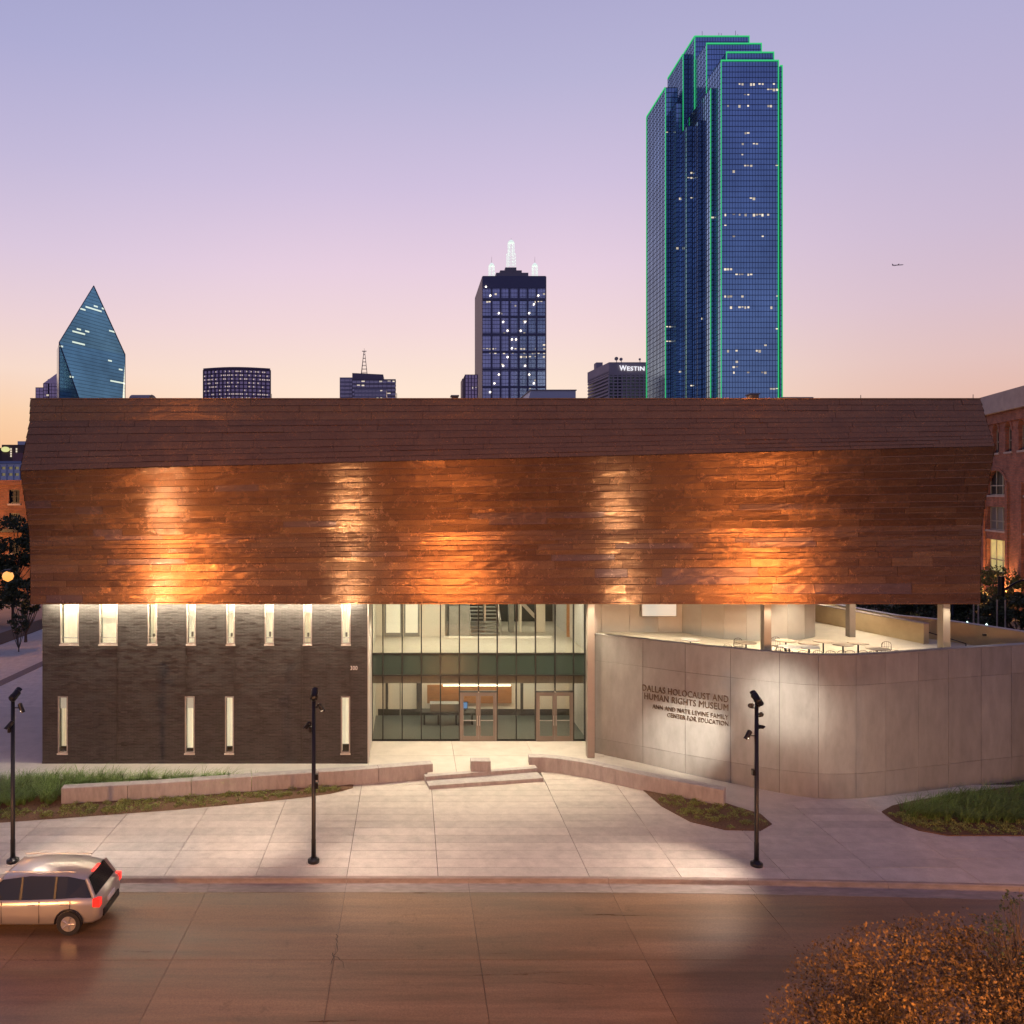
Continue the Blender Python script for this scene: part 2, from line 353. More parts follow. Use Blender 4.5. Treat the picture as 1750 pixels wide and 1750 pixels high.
# cut: base lies just behind the kerb
pv = MB()
xs = [-60+k*2 for k in range(61)]
vs = [(x, kerb_y(x)+.02, ZL-.05) for x in xs]+[(x, 39.0, ZL-.05) for x in xs]
n_ = len(xs); pv.add(vs, [(i, i+1, n_+i+1, n_+i) for i in range(n_-1)])
pavement = setting(pv.build('pavement', M['concrete_base']))
cx_ = [-32.6,-29.5,-26.5,-23.4,-20.4,-17.35,-14.3,-11.25,-8.2,-5.15,-2.1,.95,6.0,9.05,12.6,15.7,18.8,21.9,25.0,28.1,31.2]
row_h = .635
for i in range(len(cx_)-1):
    x0, x1 = cx_[i]+.012, cx_[i+1]-.012
    for j in range(18):
        y0 = 26.35+row_h*j+.008; y1 = y0+row_h-.016
        if x0 > 20 and y0 > 34.0: continue
        if 15 < x0 <= 20 and y0 > 33.6: continue
        if -18 < x0 <= 12 and y0 > 34.2+.0: 
            lim = 35.2 if x0 < 5 else (36.0 if x0 < 8 else 35.2 if x0 < 10 else 34.2)
            if (x0 < -.0 and not (x0 > -3 and y0 < 35.0)) or y0 > lim: continue
        if x0 <= -18 and y0 > 35.3: continue
        if j == 0: pts = [(x0, kerb_y(x0)+.17), (x1, kerb_y(x1)+.17), (x1, y1), (x0, y1)]
        else: pts = [(x0,y0),(x1,y0),(x1,y1),(x0,y1)]
        z = ZL+random.uniform(-.002,.002)
        MB().prism(pts, ZL-.045, z).build('paving_slab', M['concrete'], pavement)
# kerb stones with gutter
kerb = setting(MB().add([(x, kerb_y(x)-.6, ZS-.045) for x in xs]+[(x, kerb_y(x)+.15, ZS-.045) for x in xs], [(i, i+1, n_+i+1, n_+i) for i in range(n_-1)]).build('kerb', M['concrete_base']))
kx = [-29.2,-24.7,-20.2,-15.6,-11.1,-6.6,-2.1,1.95,6.6,11.2,15.7,20.2,24.8,29.3]
for i in range(len(kx)-1):
    a, b = kx[i]+.006, kx[i+1]-.006; ns = 4
    prof = [(-.60,ZS-.04),(-.60,ZS-.002),(-.03,ZS-.018),(0,ZS),(.03,ZL-.03),(.055,ZL-.004),(.15,ZL),(.15,ZS-.045)]
    v = []; 
    for k in range(ns+1):
        x = a+(b-a)*k/ns
        v += [(x, kerb_y(x)+p, z) for p, z in prof]
    m_ = len(prof); f = []
    for k in range(ns):
        for q in range(m_-1): f.append((k*m_+q, (k+1)*m_+q, (k+1)*m_+q+1, k*m_+q+1))
    f += [tuple(range(m_)), tuple(reversed(range(ns*m_, (ns+1)*m_)))]
    MB().add(v, f).build('kerb_stone', M['kerb'], kerb)

# wear on the road: cracks, patches, covers
def crack(pts, w, seed):
    r = random.Random(seed); path = []
    for (a, b), (c, d) in zip(pts, pts[1:]):
        n = max(3, int(math.hypot(c-a, d-b)/.12))
        for k in range(n): u = k/n; path.append((a+(c-a)*u+r.uniform(-.035,.035), b+(d-b)*u+r.uniform(-.035,.035)))
    v = []; f = []
    for k, (x, y) in enumerate(path):
        ww = w*r.uniform(.4,1.2); v += [(x-ww, y, ZS+.006), (x+ww, y+ww*.6, ZS+.006)]
    f = [(2*k,2*k+1,2*k+3,2*k+2) for k in range(len(path)-1)]
    setting(MB().add(v, f).build('road_crack', M['dark_joint']))
crack([(-2.2,21.6),(-2.05,22.4),(-2.15,23.3)], .012, 1); crack([(-2.2,22.2),(-1.85,21.8),(-1.75,21.4)], .01, 2); crack([(3.6,20.9),(5.1,20.75),(7.0,20.8)], .01, 3)
crack([(-16,22.0),(-9,21.86)], .008, 4); crack([(2.3,22.9),(4.2,23.2)], .008, 5)
setting(MB().prism([(-13.9,22.2),(-12.7,22.2),(-12.7,23.1),(-13.9,23.1)], ZS, ZS+.006).build('road_patch', M['concrete']))
# upper plaza
SWL = [(-14.28,32.35),(-10.4,32.95),(-6.74,33.72),(-2.56,34.5),(1.05,35.3)]       # front foot of the left seat wall
SWR = [(5.47,36.2),(6.2,36.17),(6.93,35.95),(7.9,35.45),(9.74,34.1),(12.8,32.17)] # and of the right one
back = 48.0
plz = [( -30,34.2),(-14,34.45),(-5.6,34.6),(-2.5,34.75),(.82,35.5),(.8,34.84),(5.75,35.89),(5.6,36.4),(7.2,36.3),(8.2,35.9),(9.3,37.6),(9.3,46),(-1.5,46),(-1.5,37),(-17.3,37),(-17.3,46),(-30,46)]
plaza = setting(MB().prism(plz, -.35, -.03).build('plaza', M['concrete_base']))
pxs = [-30,-26.5,-22.5,-18.5,-13.9,-9.3,-4.7,-1.9,2.1,5.85,9.25]
def plz_front(x):
    pts = [(-30,34.2),(-14,34.45),(-5.6,34.6),(-2.5,34.75),(.8,35.35),(.801,34.86),(5.75,35.91),(5.751,36.4),(7.2,36.3),(8.2,35.9),(8.201,36.1),(9.3,38.2)]
    for (a, b), (c, d) in zip(pts, pts[1:]):
        if a <= x <= c: return b+(d-b)*(x-a)/(c-a) if c > a else d
    return 36
for i in range(len(pxs)-1):
    x0, x1 = pxs[i]+.006, pxs[i+1]-.006
    if x0 < -18: bands = [None, 38, 42, 46]
    elif x0 < -2: bands = [None, 36.395]
    else: bands = [None, 37.45, 39.64]
    for k in range(len(bands)-1):
        ns = 8
        if k == 0:
            fx = sorted(set([x0+(x1-x0)*q/ns for q in range(ns+1)]+[v for v in (.8,.801,5.75,5.751,8.2,8.201) if x0 < v < x1]))
            pts = [(x, min(plz_front(x), bands[1]-.05)) for x in fx]+[(x1, bands[1]-.006), (x0, bands[1]-.006)]
        else: pts = [(x0,bands[k]+.006),(x1,bands[k]+.006),(x1,bands[k+1]-.006),(x0,bands[k+1]-.006)]
        MB().prism(pts, -.029, 0+random.uniform(-.0015,0)).build('plaza_slab', M['plaza'], plaza)
# steps
def step_poly(a, b, depth, over=.0):
    d = Vector((b[0]-a[0], b[1]-a[1])).normalized(); nrm = Vector((-d.y, d.x))
    return [(a[0]-d.x*over, a[1]-d.y*over), (b[0]+d.x*over, b[1]+d.y*over), (b[0]+d.x*over+nrm.x*depth, b[1]+d.y*over+nrm.y*depth), (a[0]-d.x*over+nrm.x*depth, a[1]-d.y*over+nrm.y*depth)]
steps = thing('entrance_steps', 'two long low concrete steps leading up to the entrance plaza between the seat walls', 'steps', (3.3,34.6,ZL))
MB().prism(step_poly((.84,34.07),(5.92,34.98),1.2), ZL-.04, -.165).build('step', M['seat_wall'], steps)
MB().prism(step_poly((.70,34.69),(5.80,35.77),.30), -.16, .004).build('step', M['seat_wall'], steps)

# the ramp beside the terrace wall
# terrace wall curve: (x, y of the top edge) in the picture, top at z = 5.7
TW = 5.7
tpx = [(1019,1084),(1098.6,1092),(1171,1100),(1248.6,1107.5),(1332,1115),(1398.6,1118.8),(1463,1118.8),(1514,1116.2),(1570,1112.6),(1621,1109.2),(1677,1105.4),(1728.6,1102.4),(1790,1098)]
tc_ = [G(x, y, TW) for x, y in tpx]
tc_[0] = (8.72, 37.98)
def catmull(pts, t):
    n = len(pts)-1; i = min(int(t), n-1); u = t-i
    p0 = pts[max(i-1,0)]; p1 = pts[i]; p2 = pts[i+1]; p3 = pts[min(i+2,n)]
    return tuple(.5*((2*p1[k])+(-p0[k]+p2[k])*u+(2*p0[k]-5*p1[k]+4*p2[k]-p3[k])*u*u+(-p0[k]+3*p1[k]-3*p2[k]+p3[k])*u**3) for k in (0,1))
def tw(t, off=0.0):
    p = Vector(catmull(tc_, t)); q = Vector(catmull(tc_, min(t+.02, len(tc_)-1))); r = Vector(catmull(tc_, max(t-.02, 0)))
    d = (q-r).normalized(); nrm = Vector((d.y, -d.x))           # outward, towards the street
    return (p.x+nrm.x*off, p.y+nrm.y*off)
rmp = MB(); ns = 26; v = []
for k in range(ns+1):
    u = k/ns
    if u < .3: a = Vector((8.2,36.0)).lerp(Vector((9.9,34.6)), u/.3)
    else: a = Vector((9.9,34.6)).lerp(Vector((13.2,32.0)), (u-.3)/.7)
    b = Vector(tw(u*5.3, -.1)); z = .004+(ZL+.006-.004)*min(1, u*1.05)
    v += [(a.x, a.y, z), (b.x, b.y, z)]
rmp.add(v, [(2*k, 2*k+2, 2*k+3, 2*k+1) for k in range(ns)])
setting(rmp.build('ramp', M['plaza']))

# seat walls
def seat_wall(name, line, label, ztop, zbot, w=.46):
    pts = [Vector(p) for p in line]
    t = thing(name, label, 'seat wall', (pts[0].x, pts[0].y, zbot))
    nor = []
    for i in range(len(pts)):
        d = (pts[min(i+1,len(pts)-1)]-pts[max(i-1,0)]).normalized(); nor.append(Vector((-d.y, d.x)))
    # blocks between joints
    def at(s):
        i = min(int(s), len(pts)-2); u = s-i; return pts[i].lerp(pts[i+1], u), nor[i].lerp(nor[i+1], u).normalized()
    tot = len(pts)-1; nb = max(3, int(sum((pts[i+1]-pts[i]).length for i in range(tot))/2.3))
    for k in range(nb):
        s0 = tot*k/nb+.003; s1 = tot*(k+1)/nb-.003; m = MB(); v = []; q = 5
        for j in range(q+1):
            p, n = at(s0+(s1-s0)*j/q); c = .018
            for off, z in ((0,zbot),(0,ztop-c),(c,ztop),(w-c,ztop),(w,ztop-c),(w,zbot)): v.append((p.x+n.x*off, p.y+n.y*off, z))
        f = []
        for j in range(q):
            for e in range(5): f.append((j*6+e, (j+1)*6+e, (j+1)*6+e+1, j*6+e+1))
        f += [(0,1,2,3,4,5), tuple(q*6+e for e in (5,4,3,2,1,0))]
        m.add(v, f).build('concrete_block', M['seat_wall'], t)
    return t
seat_wall('seat_wall', SWL, 'long low concrete seat wall in front of the dark brick wall, beside the tall grass', .36, ZL-.06)
seat_wall('seat_wall', SWR, 'curved low concrete seat wall below the lettered terrace wall, right of the steps', .36, ZL-.06)
cb = thing('concrete_cube_seat', 'small pale concrete block seat standing alone at the top of the entrance steps', 'seat', (3.18,35.6,0))
MB().cbox(2.74,3.63,35.32,35.8,0,.47,.02).build('block', M['seat_wall'], cb)

# ------------------------------------------------------------------ museum building
mus = thing('museum_building', 'museum with folded copper upper storey, dark brick wall, glass entrance and curved concrete wall', 'building', (4.3,45,0))
X0, X1 = -16.94, 25.5
def lerp(a, b, t): return a+(b-a)*t
profL = [(7.56,35.30),(9.2,35.30),(10.5,35.22),(11.5,34.98),(12.4,34.70),(13.42,34.38),(14.5,34.80),(15.66,35.25),(16.63,35.3)]
profR = [(7.56,35.30),(9.6,35.30),(11.0,35.24),(12.1,35.00),(13.2,34.74),(14.50,34.42),(15.1,34.70),(15.8,35.00),(16.63,35.3)]
NP = 8
def prof(u, s, off=0.0):                                 # s in 0..NP
    i = min(int(s), NP-1); t = s-i
    za, ya = lerp(profL[i][0], profR[i][0], u), lerp(profL[i][1], profR[i][1], u)
    zb, yb = lerp(profL[i+1][0], profR[i+1][0], u), lerp(profL[i+1][1], profR[i+1][1], u)
    dz, dy = zb-za, yb-ya; ln = sqrt(dz*dz+dy*dy)
    return lerp(ya, yb, t)-off*dz/ln, lerp(za, zb, t)+off*dy/ln
bk = MB(); v = []; nn = 14
for k in range(nn+1):
    u = k/nn; x = lerp(X0+.03, X1-.03, u)
    for s in range(NP+1):
        y, z = prof(u, min(s, NP-.0001), 0); v.append((x, y+.03, z))
    v += [(x, 60, 16.63), (x, 60, 7.56)]
f = []
for k in range(nn):
    for e in range(NP+3): q_ = NP+3; f.append((k*q_+e, (k+1)*q_+e, (k+1)*q_+(e+1)%q_, k*q_+(e+1)%q_))
f += [tuple(range(NP+2,-1,-1)), tuple(nn*(NP+3)+e for e in range(NP+3))]
bk.add(v, f)
clad = bk.build('copper_cladding', M['copper_dark'], mus)
M['copper_end'] = M['copper']
# rows of copper sheets
rows = []
def mk_rows(s0, s1, n, jit=.22):
    b = [0]
    for k in range(n): b.append(b[-1]+1+random.uniform(-jit, jit))
    return [(s0+(s1-s0)*b[k]/b[-1], s0+(s1-s0)*b[k+1]/b[-1]) for k in range(n)]
rows = mk_rows(0, 2, 11)+mk_rows(2, 3, 4)+mk_rows(3, 5, 7)+mk_rows(5, 7, 7)+mk_rows(7, 7.999, 3)
upper = MB(); cnt = 0
org = mus['org']
for ri, (s0, s1) in enumerate(rows):
    x = X0; first = True
    while x < X1-.01:
        ln = random.uniform(1.5, 4.6) if random.random() > .15 else random.uniform(.8, 1.5)
        if first: ln *= random.uniform(.35, 1); first = False
        x2 = min(x+ln, X1)
        if X1-x2 < .6: x2 = X1
        g = .006; nx = max(2, int((x2-x)/.45)); gap = .012*(1 if s1-s0 < 1 else 1)
        tb, tt = random.uniform(.006,.026), random.uniform(.006,.026)
        if random.random() < .15: tb += .012
        tw1 = random.uniform(-.010,.010); rdg = random.uniform(.006,.016)
        dz_ = abs(prof(.5, s1)[1]-prof(.5, s0)[1]); hs = (s1-s0)/max(.05, dz_)      # parameter per metre
        ss = [s0+.006*hs, s0+.028*hs, lerp(s0, s1, .55), s1-.004*hs]
        v = []
        for i in range(nx+1):
            xx = lerp(x+g, x2-g, i/nx); u = (xx-X0)/(X1-X0)
            for j, s in enumerate(ss):
                k_ = (s-s0)/(s1-s0); off = lerp(tb, tt, k_)+tw1*(i/nx-.5)
                if j == 0: off += rdg
                if 0 < i < nx and j == 2: off += random.uniform(-.004, .006)
                y, z = prof(u, s, off); v.append((xx, y, z))
            y, z = prof(u, ss[0], -.01); v.append((xx, y, z))
        m = 5; f = []
        for i in range(nx):
            for j in range(3): f.append((i*m+j, (i+1)*m+j, (i+1)*m+j+1, i*m+j+1))
            f.append((i*m+4, (i+1)*m+4, (i+1)*m, i*m))
        for i in (0, nx):
            a = i*m; ya, za = prof((v[a][0]-X0)/(X1-X0), ss[3], -.01); v.append((v[a][0], ya, za)); t_ = len(v)-1
            f.append((a, a+1, a+2, a+3, t_, a+4) if i == 0 else (a+4, t_, a+3, a+2, a+1, a))
        if cnt < 300 and ri < 26:
            pm = MB(); pm.add(v, f)
            o = pm.build('copper_panel', M['copper'], clad, org); cnt += 1
        else: upper.add(v, f)
        x = x2
stuff(upper.build('copper_panel', M['copper'], clad, org))
# ridge cap and bottom drip edge
MB().box(X0, X1, 35.26, 35.6, 16.64, 16.70).build('roof_coping', M['copper'], mus)
MB().box(X0, X1, 35.29, 35.36, 7.49, 7.555).build('drip_edge', M['copper'], mus)
sf = MB().box(X0+.05, X1-.05, 35.38, 59.5, 7.50, 7.555); sf.build('soffit', M['soffit'], mus)
# end walls in copper sheets (joined)
ew = MB()
for xs_ in (X0, X1):
    u = 0 if xs_ == X0 else 1
    for k in range(24):
        s0 = NP*k/24; s1 = min(NP*(k+1)/24, NP-.001)
        ya, za = prof(u, s0, .02); yb, zb = prof(u, s1, .004)
        a = xs_-(.03 if u == 0 else -.03); b_ = xs_-(.006 if u == 0 else -.006)
        q = [(a, ya, za),(a, 59.9, za),(b_, 59.9, zb),(b_, yb, zb)]
        ew.add(q, [(0,1,2,3) if u == 1 else (3,2,1,0)])
stuff(ew.build('end_panel', M['copper'], clad, org))

# brick volume with real openings
BY = 36.4; sc = F/BY
def bx(px): return (px-VX)*BY/F
def bz(py): return CH-(py-HY)*BY/F
WU = [(103,134.6),(169.7,201),(252.6,268.5),(319,334.5),(387,401.5),(452.5,468),(518.5,533),(583.7,599)]
WL = [(99,116),(316,332.6),(384.6,399.7),(582.6,598.4)]
zU0, zU1 = bz(1101), 7.50
zL0, zL1 = bz(1287), bz(1190)
BX0, BX1 = X0+.02, -1.94
def wall_with_holes(mb, x0, x1, z0, z1, y, holes, depth):
    """front face at y, holes with reveals of that depth"""
    xs = sorted(set([x0, x1]+[h[0] for h in holes]+[h[1] for h in holes]))
    zs = sorted(set([z0, z1]+[h[2] for h in holes]+[h[3] for h in holes]))
    for i in range(len(xs)-1):
        for j in range(len(zs)-1):
            cx, cz = (xs[i]+xs[i+1])/2, (zs[j]+zs[j+1])/2
            if any(h[0] < cx < h[1] and h[2] < cz < h[3] for h in holes): continue
            mb.add([(xs[i],y,zs[j]),(xs[i+1],y,zs[j]),(xs[i+1],y,zs[j+1]),(xs[i],y,zs[j+1])], [(0,1,2,3)])
    for a, b, c, d in holes:
        mb.add([(a,y,c),(a,y+depth,c),(a,y+depth,d),(a,y,d)], [(0,1,2,3)])
        mb.add([(b,y,c),(b,y,d),(b,y+depth,d),(b,y+depth,c)], [(0,1,2,3)])
        mb.add([(a,y,c),(b,y,c),(b,y+depth,c),(a,y+depth,c)], [(0,1,2,3)])
        mb.add([(a,y,d),(a,y+depth,d),(b,y+depth,d),(b,y,d)], [(0,1,2,3)])
holes = [(bx(a), bx(b), zU0, zU1-.004) for a, b in WU]+[(bx(a), bx(b), zL0, zL1) for a, b in WL]
bw_ = MB(); wall_with_holes(bw_, BX0, BX1, -.1, 7.495, BY, holes, .35)
bw_.add([(BX0,BY,-.4),(BX0,59,-.4),(BX0,59,7.495),(BX0,BY,7.495)], [(3,2,1,0)])
bw_.add([(BX0,59,-.4),(BX1,59,-.4),(BX1,59,7.495),(BX0,59,7.495)], [(3,2,1,0)])
brick = bw_.build('brick_wall', M['dark_brick'], mus)
# proud bricks
pb = MB()
for r in range(int(7.4/.07)):
    z = .02+r*.07; k = 0; x = BX0+(.145 if r % 2 else 0)
    while x < BX1-.3:
        if random.random() < .20:
            a, b, c, d = x+.005, x+.28, z+.006, z+.062
            if not any(h[0]-.01 < b and a < h[1]+.01 and h[2]-.01 < d and c < h[3]+.01 for h in holes):
                p = random.uniform(.005, .016)
                vs = [(a,BY-p,c),(b,BY-p,c),(b,BY-p,d),(a,BY-p,d),(a,BY,c),(b,BY,c),(b,BY,d),(a,BY,d)]
                pb.add(vs, [(0,1,2,3),(3,2,6,7),(0,4,5,1),(1,5,6,2),(0,3,7,4)])
        x += .29
o = stuff(pb.build('proud_brick', M['dark_brick_proud'], brick, org))
for px in (200, 318, 401, 516, 598):                     # control joints
    x = bx(px); lo = zL1 if any(a-3 < px < b+3 for a, b in WL) else .02
    MB().box(x-.012, x+.012, BY-.027, BY-.002, lo if lo > 1 else .02, zU0-.02).build('control_joint', M['dark_joint'], brick, org)
MB().box(BX0, BX1, BY-.04, BY-.002, -.05, .11).build('base_course', M['dark_brick_proud'], brick, org)
# windows
for (a, b, c, d) in holes:
    w = MB(); y = BY+.03; t = .055
    w.box(a+.002, a+t, y-.05, y+.10, c+.002, d-.004); w.box(b-t, b-.002, y-.05, y+.10, c+.002, d-.004)
    w.box(a+t, b-t, y-.05, y+.10, c+.002, c+t); 
    if d < 7: w.box(a+t, b-t, y-.05, y+.10, d-t, d-.004)
    win = w.build('window', M['frame'], mus)
    if c > 4:
        MB().box(a+t, b-t, y-.0, y+.05, c+t+.22, c+t+.25).build('transom', M['frame'], win, org)
    MB().box(a-.02, b+.02, BY-.07, BY-.03, c-.06, c-.004).build('sill', M['sill'], win, org)
    MB().box(a+t, b-t, y+.06, y+.07, c+t, d-.01).build('pane', M['win_glass'], win, org)
    # lit room seen through the pane: blind folds
    bl = MB(); nx = 5
    for q in range(nx):
        xa = lerp(a+t, b-t, q/nx); xb = lerp(a+t, b-t, (q+1)/nx)
        o_ = .04*(q % 2)+random.uniform(0,.03); zb_ = c+t+random.choice([.0,.25,.4])
        bl.add([(xa,y+.24+o_,zb_),(xb,y+.24+.05-o_*.5,zb_),(xb,y+.24+.05-o_*.5,d-.02),(xa,y+.24+o_,d-.02)], [(0,1,2,3)])
    bl.add([(a+.02,y+.31,c+.01),(b-.02,y+.31,c+.01),(b-.02,y+.31,d-.02),(a+.02,y+.31,d-.02)], [(0,1,2,3)])
    bl.build('blind', M['blind2'] if random.random() < .45 else M['blind'], win, org)
    if c < 4: MB().box(a+t+.01, b-t-.01, y+.12, y+.2, c+t, c+t+random.choice([.12,.2,.3])).build('floor_box', M['darkwall'], win, org)
    elif b-a < .6: q_ = random.uniform(.25,.6); MB().box(lerp(a,b,.4), lerp(a,b,.62), y+.14, y+.2, c+t+.26, c+t+.26+q_*.5).build('window_fitting', M['greyint'], win, org)
    if random.random() < .6: MB().box(a+t+.01, b-t-.01, y+.11, y+.13, d-random.uniform(.4,.9), d-.02).build('roller_shade', M['greyshade'], win, org)
# reveal wall at the right of the brick, beside the glass
MB().box(BX1+.003, BX1+.05, BY+.0, 39.66, 0.002, 7.49).build('reveal_panel', M['metal_panel'], mus)
# soffit strip light above the brick
sl = MB().box(BX0+.1, BX1-.1, BY-.34, BY-.28, 7.46, 7.497).build('soffit_light', M['lens'], mus)
lamp('soffit_strip_lamp', 'AREA', ((BX0+BX1)/2, BY-.31, 7.45), ((BX0+BX1)/2, BY+.1, 3), 950, (1,.83,.6), mus, 14.6, size_y=.06)

# entrance glazing
GY = 39.7
def gx(px): return (px-VX)*GY/F
def gz(py): return CH-(py-HY)*GY/F
cols = [636.0,654.4,687.3,720.1,752.7,785.1,817.7,849.7,882.3,915.2,948.6,980.1,999.5]
zr = [0.0, gz(1182), gz(1154), gz(1117), 7.49]
cwf = MB().box(gx(636), gx(999.5), GY+.02, GY+.10, 0.002, .07)
curtain = cwf.build('curtain_wall', M['mullion'], mus)
doors = [(5,7),(9,11)]
for i, c in enumerate(cols):
    zlo = .07
    if i in (6, 10): zlo = zr[1]+.03
    hw = .028
    MB().box(gx(c)-hw, gx(c)+hw, GY-.05, GY+.12, zlo, 7.485).build('mullion', M['mullion'], curtain, org)
for j, z in enumerate(zr[1:4]):
    for i in range(len(cols)-1):
        indoor = any(a <= i < b for a, b in doors)
        if j == 0 and not indoor: continue
        MB().box(gx(cols[i])+.03, gx(cols[i+1])-.03, GY-.045, GY+.11, z-.03, z+.03).build('transom', M['mullion'], curtain, org)
for i in range(len(cols)-1):
    a, b = gx(cols[i])+.03, gx(cols[i+1])-.03
    indoor = any(p <= i < q for p, q in doors)
    spans = [(zr[1]+.03, zr[2]-.03, 'glass') if indoor else (.07, zr[2]-.03, 'glass'), (zr[2]+.03, zr[3]-.03, 'spandrel'), (zr[3]+.03, 7.48, 'glass')]
    for lo, hi, mm in spans:
        tlt = random.uniform(-.003,.003)
        m = MB(); m.add([(a,GY+tlt,lo),(b,GY-tlt,lo),(b,GY-tlt,hi),(a,GY+tlt,hi),(a,GY+.02+tlt,lo),(b,GY+.02-tlt,lo),(b,GY+.02-tlt,hi),(a,GY+.02+tlt,hi)],
              [(0,1,2,3),(5,4,7,6)])
        m.build('glass_pane' if mm == 'glass' else 'spandrel_pane', M[mm], curtain, org)
# double doors
for (i0, i1) in doors:
    xa, xb = gx(cols[i0])+.03, gx(cols[i1])-.03; zt = zr[1]-.03; xm = (xa+xb)/2
    dm = MB(); dm.box(xa, xa+.06, GY-.07, GY+.05, .002, zt); dm.box(xb-.06, xb, GY-.07, GY+.05, .002, zt); dm.box(xa+.06, xb-.06, GY-.07, GY+.05, zt-.06, zt)
    door = dm.build('double_door', M['door_frame'], mus)
    for s, (l_, r_) in enumerate(((xa+.065, xm-.004), (xm+.004, xb-.065))):
        lf = MB(); st = .11; zt2 = zt-.065
        lf.box(l_, l_+st, GY-.05, GY, .012, zt2); lf.box(r_-st, r_, GY-.05, GY, .012, zt2)
        lf.box(l_+st, r_-st, GY-.05, GY, .012, .25); lf.box(l_+st, r_-st, GY-.05, GY, zt2-.11, zt2)
        lf.build('door_leaf', M['door_frame'], door, org)
        MB().box(l_+st, r_-st, GY-.03, GY-.015, .25, zt2-.11).build('pane', M['glass'], door, org)
        hx = r_-.055 if s == 0 else l_+.055
        h = MB().tube((hx,GY-.12,.80),(hx,GY-.12,1.30),.014,n=6); h.tube((hx,GY-.12,.88),(hx,GY-.05,.88),.01,n=6); h.tube((hx,GY-.12,1.22),(hx,GY-.05,1.22),.01,n=6)
        h.build('handle', M['steel'], door, org)
        MB().box(l_+st, r_-st, GY-.062, GY-.05, 1.02, 1.06).build('push_bar', M['steel'], door, org)
# interior shell
IX0, IX1 = gx(636)-.0, 8.95
BW = 44.3
sh = MB()
sh.box(IX0, IX1, GY+.13, BW, -.05, .001); o = sh.build('lobby_floor', M['intfloor_dark'], mus)
MB().box(IX0, IX1, GY+.13, 52, 3.45, 4.40).build('upper_floor', M['intfloor'], mus)
MB().box(IX0, IX1, GY+.14, GY+.3, 2.86, 3.445).build('ceiling_bulkhead', M['greyint'], mus)
MB().box(IX0, IX1, BW, BW+.2, .0, 3.445).build('lobby_wall', M['lightwall'], mus)
MB().box(IX0, 2.0, BW, BW+.2, 4.402, 7.49).build('upper_wall', M['lightwall'], mus)
MB().box(2.0, IX1, 49.5, 49.7, 4.402, 7.49).build('upper_wall', M['darkwall'], mus)
MB().box(2.0, 2.15, BW+.2, 49.5, 4.402, 7.49).build('upper_wall', M['greyint'], mus)
MB().box(IX1-.0, IX1+.15, 38.2, 52, 0, 7.49).build('side_wall', M['metal_panel'], mus)
MB().box(IX0-.2, IX0-.01, GY+.1, 52, 0, 7.49).build('side_wall', M['lightwall'], mus)
def iz(py, D): return CH-(py-HY)*D/F
def ix(px, D): return (px-VX)*D/F
# upper storey details on the back wall
D_ = BW-.02
for a, b in ((660,684),(693,714)):
    m = MB(); xa, xb = ix(a,D_), ix(b,D_)
    m.box(xa-.1, xa, D_-.05, D_, 4.41, 7.4); m.box(xb, xb+.1, D_-.05, D_, 4.41, 7.4); m.box(xa, xb, D_-.05, D_, 4.41, 4.62)
    dd = m.build('inner_door', M['greyint'], mus)
    MB().box(xa, xb, D_-.03, D_-.005, 4.62, 7.4).build('door_panel', mat('lit_door_panel', (.7,.68,.6), .5, emit=(1,.92,.72), estr=.35), dd, org)
m = MB().box(2.2, 3.35, 44.0, 44.9, 4.402, 6.15); m.build('display_block', M['greyint'], mus)
# stair
st = MB(); 
for k in range(16):
    st.box(3.5, 5.05, 44.4+.28*k, 44.4+.28*(k+1)+.03, 4.40+.17*k+.11, 4.40+.17*(k+1))
stair = st.build('staircase', M['greyint'], mus)
for x in (3.42, 5.12):
    r = MB(); a = Vector((x,44.3,5.3)); b = Vector((x,48.9,8.0-.03)); b = Vector((x,47.9,7.42)); r.tube(a, b, .03, n=6)
    for k in range(6):
        p = a.lerp(b, k/5); r.tube(p, (p.x,p.y,p.z-.85), .018, n=5)
    r.build('handrail', M['steel'], stair, org)
    s2 = MB(); s2.add([(x-.03,44.3,4.42),(x-.03,48.6,7.05),(x-.03,48.6,7.3),(x-.03,44.3,4.75),(x+.03,44.3,4.42),(x+.03,48.6,7.05),(x+.03,48.6,7.3),(x+.03,44.3,4.75)],
        [(3,2,1,0),(4,5,6,7),(0,1,5,4),(3,7,6,2),(0,4,7,3)]); s2.build('stringer', M['steel'], stair, org)
for x, w, mm in ((5.75,.28,'greyint'),(6.35,.12,'lightwall'),(7.35,.5,'lightwall'),(2.75,.1,'steel'),(4.3,.09,'steel')):
    MB().box(x, x+w, 45.2+random.random()*.6, 46.2, 4.402, 7.49).build('inner_column', M[mm], mus)
m = MB(); m.add([(5.6,45.6,6.9),(7.2,45.6,5.2),(7.2,46.2,5.2),(5.6,46.2,6.9),(5.6,45.6,7.2),(7.2,45.6,5.5),(7.2,46.2,5.5),(5.6,46.2,7.2)], [(0,1,5,4),(4,5,6,7),(3,2,1,0)])
m.build('stair_underside', M['steel'], mus)
MB().box(ix(968,D_), ix(996,D_), D_-.1, D_, 4.402, 7.49).build('wood_wall', M['wood'], mus)
scr = thing('wall_screen', 'small lit screen on the wood wall of the upper lobby, right end', 'screen', (ix(982,D_), D_-.15, 6.2))
MB().box(ix(974,D_), ix(991,D_), D_-.17, D_-.105, iz(1046,D_), iz(1034,D_)).build('casing', M['black'], scr)
MB().box(ix(976,D_), ix(989,D_), D_-.175, D_-.171, iz(1044,D_), iz(1036,D_)).build('display', M['screen'], scr)
